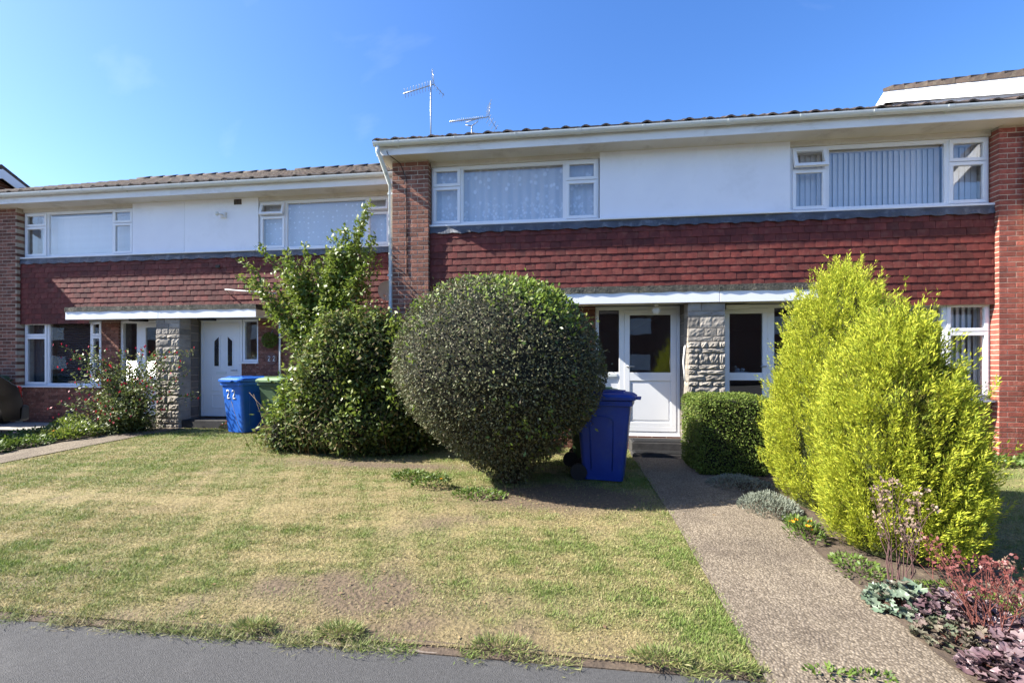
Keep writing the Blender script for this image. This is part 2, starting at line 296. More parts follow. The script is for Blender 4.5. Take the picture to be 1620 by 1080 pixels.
V_ = np.concatenate([np.c_[xs, fr_, z3+.004], np.c_[xs, z3+2.335, z3+.014+.006*noise(np.c_[xs, z3, z3], 12)], np.c_[xs, z3+2.37, z3+.024]]); i_ = np.arange(699)
so_ = fastmesh('soil_edge', V_, np.concatenate([np.stack([i_+k*700, i_+1+k*700, i_+701+k*700, i_+700+k*700], 1) for k in (0, 1)]), SOIL); so_['kind'] = 'structure'
# ------------------------------------------------------------------ houses
ZS, ZSILL, ZFLOOR = 4.95, 3.86, .335
def meshbox(name, sx, sy, sz, m, bev=.004):
    o = MB().box(-sx/2, sx/2, -sy/2, sy/2, -sz/2, sz/2).build(name, m, None, bevel=bev); me = o.data; bpy.data.objects.remove(o); return me
BR = {k: meshbox('brick', .2145, .10, .0645, m) for k, m in (('b', BRICK), ('r', BRICKR))}
BRD = {k: meshbox('brick', .2145, .165, .0645, m) for k, m in (('b', BRICK), ('r', BRICKR))}
def tilemesh():
    w, h, n = .163, .21, 6; V = []; F = []
    for zz, yy in ((0, -.02), (h, -.002)):
        for th in (0, .012):
            for i in range(n+1):
                u = i/n*2-1; V.append((u*w/2, yy+.0022*u*u+th, zz+(.0015*u*u if zz == 0 else 0)))
    k = n+1
    for i in range(n): F += [(i, i+1, 2*k+i+1, 2*k+i), (i, k+i, k+i+1, i+1)]
    F += [(0, 2*k, 3*k, k), (n, k+n, 3*k+n, 2*k+n)]
    me = bpy.data.meshes.new('tile'); me.from_pydata(V, [], F); me.materials.append(TILE)
    for p in me.polygons[:]: p.use_smooth = False
    return me
TM = tilemesh()
def bricks(part, x0, x1, z0, z1, yf, kind='b', deep=False, seed=0):
    me = (BRD if deep else BR)[kind]; d = .165 if deep else .10; o0 = ORG[part.name]; r = random.Random(seed); row = 0; z = z0+.0375
    while z+.02 < z1:
        x = x0-(.1125 if row % 2 else 0)
        while x < x1-.02:
            a, b = max(x, x0), min(x+.225, x1)
            if b-a > .04:
                o = add('brick', me, part, Vector(((a+b)/2, yf+d/2+r.uniform(-.0015, .0015), z))-o0); o.scale = ((b-a-.0105)/.2145, 1, 1)
                o.rotation_euler = (r.uniform(-.006, .006), r.uniform(-.006, .006), r.uniform(-.004, .004))
            x += .225
        z += .075; row += 1
def tiles(part, rows, yf, seed=0, party=None):
    """rows: list of (z, x0, x1)"""
    o0 = ORG[part.name]; r = random.Random(seed)
    for k, (z, x0, x1) in enumerate(rows):
        x = math.floor(x0/.166)*.166+(.083 if k % 2 else 0)
        while x < x1:
            a, b = max(x, x0), min(x+.166, x1)
            if party and abs(x1-party) < .01 and x+.166 > x1: b = x+.166 if x+.083 < x1 else a
            if party and abs(x0-party) < .01 and x < x0: a = x if x+.083 >= x0 else b
            if b-a > .03:
                o = add('tile', TM, part, Vector(((a+b)/2+r.uniform(-.001, .001), yf+r.uniform(-.002, .002), z+r.uniform(-.003, .003)))-o0)
                o.scale = ((b-a)/.166, 1, 1); o.rotation_euler = (r.uniform(-.016, .02), r.uniform(-.012, .012), r.uniform(-.01, .01))
            x += .166
def pane(win, x0, x1, z0, z1, y, m=GLASS, name='pane'): return BX(name, m, win, x0, x1, y, y+.006, z0, z1)
def frame4(mb, x0, x1, z0, z1, y0, y1, w):
    mb.box(x0, x1, y0, y1, z0, z0+w); mb.box(x0, x1, y0, y1, z1-w, z1); mb.box(x0, x0+w, y0, y1, z0+w, z1-w); mb.box(x1-w, x1, y0, y1, z0+w, z1-w)
def casement(win, x0, x1, z0, z1, y, open_=0):
    mb = MB(); h = (z1-z0)
    frame4(mb, 0, x1-x0, -h, 0, -.018, .03, .05); mb.box(.05, .058, -.006, .0, -h+.05, -.05); 
    s = mb.build('casement', WHITE, win, local=True, bevel=.004); s.location = Vector((x0, y, z1))-ORG[win.name]
    p = MB().box(.05, x1-x0-.05, .004, .010, -h+.05, -.05).build('pane', GLASS, win, local=True); p.location = s.location
    for o in (s, p): o.rotation_euler = (-open_, 0, 0)
def window(hs, x0, x1, z0, z1, y, xl, xr, zt, opens=(), sill=True):
    mb = MB(); frame4(mb, x0, x1, z0, z1, y, y+.07, .045)
    for x in (xl, xr): mb.box(x-.03, x+.03, y+.002, y+.068, z0+.045, z1-.045)
    for a, b in ((x0+.045, xl-.03), (xr+.03, x1-.045)): mb.box(a, b, y+.004, y+.066, zt-.022, zt+.022)
    w = mb.build('window', WHITE, hs, bevel=.003)
    for i, (a, b) in enumerate(((x0+.03, xl-.012), (xr+.012, x1-.03))):
        casement(w, a, b, zt+.006, z1-.03, y, R(17) if ('L', 'R')[i] in opens else 0); casement(w, a, b, z0+.03, zt-.006, y)
    MBb = MB(); frame4(MBb, xl+.03, xr-.03, z0+.045, z1-.045, y+.012, y+.03, .012); MBb.build('glazing_bead', WHITE, w)
    pane(w, xl+.04, xr-.04, z0+.055, z1-.055, y+.02)
    if sill: BX('sill', WHITE, w, x0-.04, x1+.03, y-.085, y+.03, z0-.035, z0-.003, bevel=.006)
    return w
def dome_row(n, w, amp):    # barrel profile of a row of interlocking roof tiles
    out = []
    for i in range(n):
        for u in (0, .1, .2, .3, .4, .5, .62, .74, .86): out.append((i*w+u*w, amp*max(0, math.sin(math.pi*u/.5)) if u < .5 else -.0+.18*amp))
    return out
RT = None
def roof(hs, x0, x1, ye, ze, pitch, run, name_parts=True):
    """front and back slope of interlocking tiles, eaves course as single tiles"""
    global RT
    t = math.tan(pitch); n = int(round((x1-x0)/.30)); w = (x1-x0)/n; prof = dome_row(n, w, .035)+[(x1-x0, 0)]
    base = MB(); yb = ye+2*run
    base.prism([(ye+.02, ze-.02), (ye+run, ze+run*t-.02), (yb-.02, ze-.02), (yb-.02, ze-.07), (ye+run, ze+run*t-.09), (ye+.02, ze-.07)], x0+.01, x1-.01)
    rb = base.build('roof', RTILE, hs)
    V = []; F = []; k = len(prof); c = int(run/.315); o0 = ORG[hs.name]
    for side in (0, 1):
        for j in range(1 if side == 0 else 0, c+1):
            d0 = j*.315; d1 = min(d0+.335, run); b = len(V); jit = np.random.default_rng(j+abs(int(x0*10))).uniform(-.006, .006, k)
            for dd, lift in ((d0, .03), (d1, .004)):
                for q, (px, pz) in enumerate(prof):
                    y = ye+dd if side == 0 else yb-dd
                    V.append((x0+px, y, ze+dd*t+lift+pz+jit[q//9*9 % k]))
            for q, (px, pz) in enumerate(prof):
                y = ye+d0 if side == 0 else yb-d0; V.append((x0+px, y+(.004 if side == 0 else -.004), ze+d0*t-.005))
            for q in range(k-1): F += [(b+q, b+q+1, b+k+q+1, b+k+q), (b+2*k+q, b+2*k+q+1, b+q+1, b+q)]
    o = fastmesh('roof_tiles', np.array(V), np.array(F), RTILE, rb); o['kind'] = 'stuff'
    if RT is None:
        p1 = dome_row(1, .30, .035)+[(.30, 0)]; V = []; F = []; k1 = len(p1)
        for dd, lift, low in ((0, .03, 0), (.335, .004, 0), (0, .006, 1)):
            for px, pz in p1: V.append((px-.15, dd+(.003 if low else 0), dd*math.tan(R(26))+lift+pz))
        for q in range(k1-1): F += [(q, q+1, k1+q+1, k1+q), (2*k1+q, 2*k1+q+1, q+1, q)]
        RT = bpy.data.meshes.new('eaves_tile'); RT.from_pydata(V, [], F); RT.materials.append(RTILE)
    for i in range(n):
        o = add('eaves_tile', RT, rb, Vector((x0+(i+.5)*w, ye+random.uniform(-.008, .008), ze+random.uniform(-.004, .004)))-o0); o.scale = (w/.30, 1, 1); o.rotation_euler = (0, random.uniform(-.01, .01), random.uniform(-.01, .01))
    rd = MB()
    for i in range(int((x1-x0)/.45)): 
        a = x0+i*.45; rd.tube([(a, ye+run, ze+run*t-.01), (min(a+.47, x1), ye+run, ze+run*t+.012)], .1, 8)
    rd.build('ridge_tiles', RTILE, rb)
    return rb
def eaves(hs, x0, x1, yp, gend=None, gstart=None):
    """soffit, fascia and half-round gutter; yp = front of the piers"""
    BX('soffit', SOFF, hs, x0, x1, yp-.225, yp+.3, ZS, ZS+.03)
    fa = BX('fascia', FASC, hs, x0, x1, yp-.247, yp-.225, ZS-.006, ZS+.17)
    yc, zc, r = yp-.247-.064, ZS+.178, .06
    out = [(yc+r*math.cos(a), zc+r*math.sin(a)) for a in np.linspace(math.pi, 2*math.pi, 11)]; inn = [(yc+(r-.006)*math.cos(a), zc+(r-.006)*math.sin(a)) for a in np.linspace(2*math.pi, math.pi, 11)]
    g = MB().prism(out+inn, gstart or x0, gend or x1, sm=False).build('gutter', GUT, hs)
    x = x0+.35; i = 0
    while x < x1:
        w = .03 if i % 3 else .075
        o2 = [(yc+(r+.006)*math.cos(a), zc+(r+.006)*math.sin(a)) for a in np.linspace(math.pi, 2*math.pi, 9)]; i2 = [(yc+(r+.001)*math.cos(a), zc+(r+.001)*math.sin(a)) for a in np.linspace(2*math.pi, math.pi, 9)]
        b = MB().prism(o2+i2, x-w/2, x+w/2); b.box(x-.012, x+.012, yc+r-.004, yp-.246, zc-.07, zc+.0); b.build('gutter_bracket', GUT, g)
        x += .98; i += 1
    return fa
def body(hs, x0, x1, yp, holes_up, holes_dn):
    """inner leaf of the front wall with its openings, party walls, floors and back wall"""
    mb = MB(); yi = yp+.235; yo = yi+.15
    def strip(z0, z1, holes):
        x = x0+.02
        for a, b, h0, h1 in sorted(holes):
            if a-x > .01: mb.box(x, a, yi, yo, z0, z1)
            if h0-z0 > .01: mb.box(a, b, yi, yo, z0, h0)
            if z1-h1 > .01: mb.box(a, b, yi, yo, h1, z1)
            x = b
        if x1-.02-x > .01: mb.box(x, x1-.02, yi, yo, z0, z1)
    strip(.0, 2.55, holes_dn); strip(2.55, ZS+.02, holes_up)
    mb.box(x0+.02, x0+.12, yo, yp+7.2, 0, ZS+.02); mb.box(x1-.12, x1-.02, yo, yp+7.2, 0, ZS+.02); mb.box(x0+.12, x1-.12, yp+7.1, yp+7.2, 0, ZS+.02)
    mb.box(x0+.12, x1-.12, yo, yp+7.1, 2.5, 2.62); mb.box(x0+.12, x1-.12, yo, yp+7.1, ZFLOOR-.12, ZFLOOR-.02); mb.box(x0+.12, x1-.12, yo, yp+7.1, ZS-.03, ZS+.015)
    mb.build('inner_wall', PLAS, hs)
def outer(hs, m, yp, rects):
    mb = MB()
    for a, b, z0, z1, d in rects: mb.box(a, b, yp+d, yp+.232, z0, z1)
    return mb.build('wall', m, hs)
def lead(hs, x0, x1, yp):
    """wavy dressed lead skirt under the sill board"""
    n = int((x1-x0)/.045); V = []; F = []; r = random.Random(int(x0*10))
    for i in range(n+1):
        x = x0+(x1-x0)*i/n; wv = .011*math.sin(i*.9)+r.uniform(-.006, .006)
        V += [(x, yp+.02, ZSILL-.036), (x, yp+.018+.008*math.sin(i*.37), ZSILL-.08), (x, yp-.004+.012*math.sin(i*.9+1), ZSILL-.155+wv), (x, yp+.006+.012*math.sin(i*.9+1), ZSILL-.158+wv), (x, yp+.06, ZSILL-.036)]
    for i in range(n):
        for q in range(4): F.append((i*5+q, i*5+q+5, i*5+q+6, i*5+q+1))
    mb = MB(); mb.v = V; mb.f = F; mb.sm = [False]*len(F); return mb.build('lead_flashing', LEAD, hs)
def canopy(hs, x0, x1, yc, yb, endL=False):
    sl = BX('porch_canopy', SOFF, hs, x0+.01, x1-.004, yc+.026, yb, 2.44, 2.565)
    BX('canopy_fascia', FASC2, sl, x0, x1-.003, yc, yc+.022, 2.412, 2.58, bevel=.003)
    n = int((x1-x0)/.1); V = []; F = []; r = random.Random(3)
    for i in range(n+1):
        x = x0-.01+(x1-x0+.01)*i/n; a = r.uniform(-.006, .006); V += [(x, yc-.012+a, 2.575+r.uniform(-.008, .004)), (x, yc-.006+a, 2.67+r.uniform(-.006, .006)), (x, yb+.02, 2.70), (x, yb+.02, 2.575)]
    for i in range(n):
        for q in range(4): F.append((i*4+q, i*4+(q+1) % 4, i*4+4+(q+1) % 4, i*4+4+q))
    F += [(0, 1, 2, 3), (n*4+3, n*4+2, n*4+1, n*4)]
    mb = MB(); mb.v = V; mb.f = F; mb.sm = [False]*len(F); mb.build('felt_edge', FELT, sl); return sl
FASC2 = mat('white_canopy_board', (.82, .83, .84), (.78, .79, .8), 2, .45)
def stonepier(hs, x0, x1, y0, y1, zs, ztop, seed):
    core = BX('stone_pier', MORT, hs, x0+.012, x1-.012, y0+.015, y1, 0.02, ztop); o0 = ORG[hs.name]; r = random.Random(seed); z = .08
    while z < ztop-.03:
        h = min(r.choice((.075, .1, .13, .17)), ztop-z); x = x0; rough = z < zs+r.uniform(0, .5)
        while x < x1-.005:
            w = min(r.uniform(.1, .36), x1-x)
            if x1-x-w < .08: w = x1-x
            nx, nz = 7, 5; mb = MB(); V = []
            yf0 = y0-(.0 if rough else -.006)
            for q in range(nz):
                for p in range(nx):
                    e = 0 if (p in (0, nx-1) or q in (0, nz-1)) else 1
                    V.append((x+.006+(w-.012)*p/(nx-1), yf0-(e*r.uniform(.004, .024) if rough else e*r.uniform(.001, .007)), z+.006+(h-.012)*q/(nz-1)))
            b = len(V); back = y0+.28
            V += [(x+.006, back, z+.006), (x+w-.006, back, z+.006), (x+w-.006, back, z+h-.006), (x+.006, back, z+h-.006)]
            F = [(q*nx+p, q*nx+p+1, (q+1)*nx+p+1, (q+1)*nx+p) for q in range(nz-1) for p in range(nx-1)]
            F += [tuple(range(nx))+(b+1, b), tuple(range(nz*nx-1, (nz-1)*nx-1, -1))+(b+3, b+2), tuple(q*nx for q in range(nz-1, -1, -1))+(b, b+3), tuple(q*nx+nx-1 for q in range(nz))+(b+2, b+1)]
            mb.v = V; mb.f = F; mb.sm = [False]*len(F); mb.build('stone', STONE, core); x += w
        z += h
    for sx in (0, 1):     # coursed side faces
        zz = .08
        while zz < ztop-.05:
            h = min(r.choice((.13, .16, .2)), ztop-zz); ww = (y1-y0-.29)
            xa = x0+.002 if sx == 0 else x1-.016; BX('stone', STONE_S, core, xa, xa+.014, y0+.29, y1-.01, zz+.006, zz+h-.006); zz += h
    return core
def head(hs, x0, x1, yp): BX('window_head', SOFF, hs, x0, x1, yp+.12, yp+.232, 4.872, ZS)
def rows_for(x0, x1, gaps, ztop=3.74, zlow=2.42):
    out = []; z = ztop-.114
    while z > zlow-.05:
        segs = [(x0, x1)]
        if z < 2.6:
            for a, b in gaps: segs = [s for p, q in segs for s in ((p, min(q, a)), (max(p, b), q)) if s[1]-s[0] > .02]
        out += [(z, a, b) for a, b in segs]; z -= .114
    return out
def tilehang(hs, x0, x1, yp, gaps, seed, party):
    b = BX('tile_hanging', LEAD, hs, x0, x1, yp+.092, yp+.232, 2.432, ZSILL-.04); tiles(b, rows_for(x0, x1, gaps), yp+.083, seed, party); return b
def curtain(name, label, cat, x0, x1, z0, z1, y, m, amp=.018, waves=10, group=None):
    n = int((x1-x0)/.02); V = []; F = []
    for i in range(n+1):
        u = i/n; x = u*(x1-x0); yy = amp*math.sin(u*waves*6.28+.7*math.sin(u*21))
        V += [(x, yy*.5, z1-z0), (x, yy, 0), (x, yy*.5+.002, z1-z0), (x, yy+.002, 0)]
    for i in range(n): F += [(i*4, i*4+1, i*4+5, i*4+4)]
    me = bpy.data.meshes.new(name); me.from_pydata(V, [], F); me.materials.append(m)
    for p in me.polygons: p.use_smooth = True
    o = add(name, me, None, (x0, y, z0)); return tag(o, label, cat, group)
def blind(label, x0, x1, z0, z1, y, step=.08, ang=15, m=SLAT):
    t = thing('vertical_blind', label, 'blind', (x0, y, z0)); BX('head_rail', WHITE, t, x0, x1, y-.02, y+.02, z1-.03, z1)
    me = None; x = x0+.05
    while x < x1-.01:
        if me is None:
            o = MB().box(-.044, .044, -.001, .001, 0, z1-z0-.035).build('slat', m, t, local=True); me = o.data
        else: o = add('slat', me, t)
        o.location = (x-x0, 0, .0); o.rotation_euler = (0, 0, R(ang+random.uniform(-5, 5))); x += step
    return t
def hmk(label, x, y): return thing('terraced_house', label, 'house', (x, y, 0), group='terraced houses in the staggered row')
# ---- right-hand block
YP = 7.52; YW = YP+.15
A = hmk('terraced house with lace-curtained upper window, half-glazed white door and blue bin outside', -.5, 8)
B = hmk('terraced house with vertical blinds upstairs, behind the golden conifers', 4.5, 8)
body(A, -3.03, 2.0, YP, [(-2.36, .44, 3.9, 4.85)], [(-2.1, -.3, .97, 2.42), (.42, 1.72, .33, 2.42)])
body(B, 2.0, 6.95, YP, [(3.42, 6.15, 3.9, 4.85)], [(2.36, 3.59, .33, 2.42), (4.27, 6.16, .97, 2.42)])
pA = BX('brick_pier', MORT, A, -3.028, -2.392, YP+.004, YP+.5, 0, ZS); bricks(pA, -3.03, -2.386, .05, ZS, YP, 'b', True, 1)
pB = BX('brick_pier', MORT, B, 6.18, 6.9, YP+.004, YP+.5, 0, ZS); bricks(pB, 6.174, 6.906, .05, ZS, YP, 'r', True, 2)
def panel(hs, x0, x1, yp, eL, eR):
    p = BX('render_panel', PAINT, hs, x0, x1, yp+.11, yp+.232, ZSILL, ZS); BX('sill_board', WHITE, p, x0, x1, yp+.03, yp+.11, ZSILL-.034, ZSILL-.002, bevel=.004)
panel(A, .47, 1.9997, YP, 0, 0); panel(B, 2.0003, 3.385, YP, 0, 0); head(A, -2.386, .47, YP); head(B, 3.385, 6.174, YP)
window(A, -2.378, .454, 3.865, 4.87, YW, -1.86, -.09, 4.525)
window(B, 3.402, 6.163, 3.865, 4.87, YW, 3.93, 5.62, 4.515, opens=('L',))
lead(A, -2.386, 2.0, YP+.045); lead(B, 2.0, 6.174, YP+.045)
tilehang(A, -2.386, 2.0, YP, [(-.2, 2.0)], 11, 2.0); tilehang(B, 2.0, 6.174, YP, [(2.0, 4.22)], 12, 2.0)
YC = YP-.4
canopy(A, -.2, 2.185, YC, YP+.08); canopy(B, 2.188, 4.22, YC, YP+.08)
wA = outer(A, BTEX, YP, [(-2.386, -2.105, 0, 2.43, .115), (-2.105, -.295, 0, .95, .115), (-.295, .398, 0, 2.43, .115), (.398, 1.745, 0, .33, .115)]); bricks(wA, -.29, .396, .05, 2.42, YP+.11, 'b', seed=3)
wB = outer(B, BTEX, YP, [(2.36, 3.61, 0, .33, .115), (3.61, 4.252, 0, 2.43, .115), (4.252, 6.178, 0, .93, .115)]); bricks(wB, 3.62, 4.25, 1.4, 2.42, YP+.11, 'r', seed=4); bricks(wB, 4.7, 6.176, .05, .92, YP+.11, 'r', seed=5)
window(A, -2.1, -.3, .97, 2.425, YW, -1.65, -.75, 1.98); window(B, 4.256, 6.178, .965, 2.425, YW, 4.8, 5.585, 1.975)
eaves(A, -3.17, 2.0, YP, gstart=-3.22); eaves(B, 2.0, 7.0, YP)
PITCH = R(25.3)
roof(A, -3.24, 2.0, YP-.325, ZS+.19, PITCH, 4.45); roof(B, 2.0, 7.0, YP-.325, ZS+.19, PITCH, 4.45)
BX('bargeboard', FASC, A, -3.2, -3.172, YP-.245, YP+.2, ZS-.006, ZS+.16)
BX('side_wall', BTEX, A, -3.03, -3.012, YP+.5, YP+7.2, 0, ZS+.4)
dp = MB(); dp.tube([(-3.15, YP-.311, ZS+.12), (-3.15, YP-.311, ZS+.02), (-3.13, YP-.285, ZS-.02), (-3.085, YP+.02, ZS-.36), (-3.08, YP+.06, ZS-.42), (-3.08, YP+.06, .15), (-3.08, YP-.02, .08)], .035, 10)
dpo = dp.build('downpipe', GUT, A)
for z in (4.4, 3.0, 1.6, .4): BX('pipe_clip', GUT, dpo, -3.125, -3.03, YP+.03, YP+.09, z, z+.035)
MB().tube([(-3.02, YP-.255, ZS+.06), (-2.995, YP-.255, ZS), (-2.93, YP-.04, ZS-.012), (-2.88, YP-.008, ZS-.05), (-2.78, YP-.008, ZS-.3), (-2.76, YP-.008, 3.0)], .006, 6).build('aerial_cable', BLACK, A)
dpb = MB().tube([(6.50, YP-.05, ZS-.1), (6.50, YP-.05, .1)], .033, 10).build('downpipe', mat('cream_pipe', (.62, .56, .42), None, 4, .5), B)
# doors of the right block
def glazed(door, *a): return pane(door, *a, m=GLASSD)
mb = MB(); frame4(mb, .403, 1.742, .335, 2.43, YW, YW+.07, .055); mb.box(.785, .865, YW+.002, YW+.068, .39, 2.375); mb.box(.458, .785, YW+.004, YW+.066, 1.26, 1.36); mb.box(.458, .785, YW+.02, YW+.05, .39, 1.26)
d = mb.build('door_frame', WHITE, A, bevel=.003); glazed(d, .458, .785, 1.36, 2.375, YW+.03)
BX('letter_plate', GUT, d, .50, .75, YW-.008, YW+.004, 1.285, 1.335, bevel=.003)
mb = MB(); y = YW-.006; frame4(mb, .868, 1.684, .40, 2.372, y, y+.05, .085); mb.box(.953, 1.60, y+.001, y+.049, 1.222, 1.356); mb.box(.953, 1.60, y+.001, y+.049, .485, .55); mb.box(.953, 1.60, y+.022, y+.046, .55, 1.222); mb.box(.99, 1.565, y+.012, y+.03, .585, 1.188)
d = mb.build('front_door', WHITE, A, bevel=.004); glazed(d, .953, 1.60, 1.356, 2.287, y+.022)
MB().tube([(.905, y, 1.46), (.905, y-.045, 1.46), (1.02, y-.05, 1.455)], .011, 8).build('door_handle', METAL, d)
mb = MB(); frame4(mb, 2.362, 3.606, .335, 2.43, YW, YW+.07, .055); mb.box(3.076, 3.17, YW+.002, YW+.068, .39, 2.375); d = mb.build('door_frame', WHITE, B, bevel=.003); glazed(d, 3.17, 3.551, .39, 2.375, YW+.03)
mb = MB(); frame4(mb, 2.42, 3.072, .40, 2.372, y, y+.05, .08); mb.box(2.5, 2.992, y+.001, y+.049, 1.235, 1.357); d = mb.build('front_door', WHITE, B, bevel=.004); glazed(d, 2.5, 2.992, 1.357, 2.292, y+.022); glazed(d, 2.5, 2.992, .48, 1.235, y+.022)
MB().tube([(3.03, y, 1.46), (3.03, y-.045, 1.46), (2.95, y-.05, 1.455)], .011, 8).build('door_handle', METAL, d)
stonepier(A, 1.744, 2.282, 7.17, YW, 1.62, 2.43, 5)
MB().tube([(1.735, 7.28, 1.78), (1.715, 7.24, 1.76), (1.70, 7.23, 1.62), (1.69, 7.22, 1.52), (1.705, 7.23, 1.38), (1.715, 7.24, 1.26), (1.735, 7.28, 1.24)], .012, 8).build('grab_rail', PWHITE, A)
lm = MB(); lm.tube([(1.32, 7.38, 2.44), (1.32, 7.38, 2.385)], .035, 10); lo = lm.build('lamp_fitting', PWHITE, A); MB().ball((1.32, 7.38, 2.33), .068, 16, 10).build('globe_shade', GLOBE, lo)
s1 = BX('doorstep', STEP, A, .93, 1.76, 7.24, YW-.03, .02, .29, bevel=.01); BX('lower_step', STEP, s1, .91, 1.76, 6.98, 7.24, .02, .165, bevel=.01); BX('door_sill', WHITE, A, .40, 1.745, YW-.03, YW+.02, .30, .334)
for nm, lab, x0, x1, y0, y1, z in (('rubber_mat', 'black ribbed rubber mat on the upper step at the half-glazed door', .95, 1.74, 7.25, 7.6, .29), ('rubber_mat', 'black ribbed rubber mat on the lower step at the half-glazed door', .93, 1.74, 6.985, 7.235, .165)):
    mb = MB(); mb.box(x0, x1, y0, y1, z+.001, z+.012)
    for i in range(int((y1-y0-.04)/.045)): mb.box(x0+.03, x1-.03, y0+.025+i*.045, y0+.048+i*.045, z+.012, z+.02)
    tag(mb.build(nm, RUB, None), lab, 'mat')
BX('doorstep', STEP, B, 2.3, 3.6, 7.24, YW, .02, .27, bevel=.01)
BX('electric_box', FASC, B, 2.40, 2.74, 7.5, 7.62, 2.345, 2.41)
# ---- left-hand block, set back
YQ = 8.68; YV = YQ+.15
C = hmk('terraced house set back behind the fuchsia, dark ground-floor window, car outside', -10.5, 9.2)
D = hmk('terraced house numbered 22 with bins by the door and spotted lace upstairs', -5.5, 9.2)
body(C, -13.1, -8.15, YQ, [(-12.14, -9.41, 3.9, 4.85)], [(-12.14, -10.18, 1.02, 2.44), (-9.7, -8.4, .36, 2.42)])
body(D, -8.15, -3.06, YQ, [(-6.42, -3.6, 3.9, 4.85)], [(-7.78, -6.84, .36, 2.42), (-6.82, -6.46, 1.55, 2.43), (-5.5, -3.7, 1.0, 2.42)])
pC = BX('brick_pier', MORT, C, -13.09, -12.172, YQ+.004, YQ+.5, 0, ZS); bricks(pC, -13.096, -12.166, .05, ZS, YQ, 'b', True, 6)
head(C, -12.166, -9.39, YQ); head(D, -6.44, -3.065, YQ); panel(C, -9.39, -8.153, YQ, 0, 0); panel(D, -8.147, -6.447, YQ, 0, 0)
window(C, -12.160, -9.396, 3.865, 4.87, YV, -11.57, -9.90, 4.555); window(D, -6.437, -3.588, 3.865, 4.87, YV, -5.86, -4.09, 4.56, opens=('L', 'R'))
BX('render_panel', PAINT, D, -3.58, -3.065, YQ+.11, YQ+.232, ZSILL, 4.87)
lead(C, -12.166, -8.15, YQ+.045); lead(D, -8.15, -3.065, YQ+.045)
tilehang(C, -12.166, -8.15, YQ, [(-10.42, -8.15)], 13, -8.15); tilehang(D, -8.15, -3.065, YQ, [(-8.15, -6.12)], 14, -8.15)
YCL = YQ-.4
canopy(C, -10.42, -8.263, YCL, YQ+.08); canopy(D, -8.26, -6.117, YCL, YQ+.08)
wC = outer(C, BTEX, YQ, [(-12.166, -10.157, 0, .98, .115), (-10.157, -9.725, 0, 2.43, .115), (-9.725, -8.3, 0, .36, .115)]); bricks(wC, -12.166, -10.16, .12, .97, YQ+.11, 'b', seed=7); bricks(wC, -10.155, -9.727, .12, 2.42, YQ+.11, 'b', seed=8)
wD = outer(D, BTEX, YQ, [(-7.9, -6.83, 0, .36, .115), (-6.825, -6.45, 0, 1.5, .115), (-6.45, -5.52, 0, 2.43, .115), (-5.52, -3.68, 0, .98, .115), (-3.68, -3.065, 0, 2.43, .115)]); bricks(wD, -6.822, -6.452, .12, 1.49, YQ+.11, 'b', seed=9); bricks(wD, -6.448, -5.525, .12, 2.42, YQ+.11, 'b', seed=10)
window(C, -12.160, -10.16, 1.01, 2.445, YV, -11.56, -10.45, 2.105); window(D, -5.515, -3.685, 1.0, 2.425, YV, -5.0, -4.2, 2.0)
eaves(C, -13.4, -8.15, YQ); eaves(D, -8.15, -3.06, YQ)
roof(C, -13.45, -8.15, YQ-.325, ZS+.19, PITCH, 4.45); roof(D, -8.15, -3.0, YQ-.325, ZS+.19, PITCH, 4.45)
mb = MB(); frame4(mb, -9.722, -8.39, .39, 2.43, YV, YV+.07, .055); mb.box(-9.33, -9.2, YV+.002, YV+.068, .445, 2.375); mb.box(-9.667, -9.33, YV+.004, YV+.066, 1.0, 1.1); d = mb.build('door_frame', WHITE, C, bevel=.003); glazed(d, -9.62, -9.33, 1.1, 2.375, YV+.03); BX('lower_panel', WHITE, d, -9.667, -9.33, YV+.025, YV+.05, .445, 1.0)
mb = MB(); y = YV-.006; frame4(mb, -9.197, -8.42, .45, 2.372, y, y+.05, .09); mb.box(-9.107, -8.51, y+.02, y+.045, .54, 1.1); mb.box(-9.107, -8.51, y+.001, y+.049, 1.1, 1.22); d = mb.build('front_door', WHITE, C, bevel=.004); glazed(d, -9.107, -8.51, 1.22, 2.282, y+.022)
# number 22's door: two slim lights with slanted tops
mb = MB(); frame4(mb, -7.792, -6.838, .39, 2.43, YV, YV+.07, .06); mb.build('door_frame', WHITE, D, bevel=.003)
y = YV+.004; d = MB().box(-7.728, -6.902, y, y+.045, .45, 2.366).build('front_door', WHITE, D, bevel=.004)
for xa, xb, za, zb in ((-7.50, -7.34, 2.0, 2.10), (-7.19, -7.03, 2.10, 2.0)):
    pr = [(xa, 1.42), (xb, 1.42), (xb, zb), (xa, za)]; MB().prism([(a, b) for a, b in pr], y-.012, y-.0005, 'y').build('light_surround', WHITE, d)
    c = (xa+xb)/2; pr2 = [(c+(a-c)*.62, 1.42+(b-1.42)*.9+.03) for a, b in pr]; MB().prism(pr2, y-.016, y-.0125, 'y').build('pane', mat('dark_leaded_glass', (.018, .022, .028), None, 5, .08, spec=.7), d)
for a, b, z0, z1 in ((-7.55, -7.08, .56, .86), (-7.55, -7.08, .92, 1.24)): mb = MB(); frame4(mb, a, b, z0, z1, y-.008, y+.002, .03); mb.build('door_moulding', WHITE, d, bevel=.002)
BX('letter_plate', GUT, d, -7.43, -7.2, y-.014, y-.001, 1.28, 1.335, bevel=.003); MB().tube([(-6.96, y, 1.36), (-6.96, y-.05, 1.36), (-7.06, y-.052, 1.355)], .011, 8).build('door_handle', METAL, d)
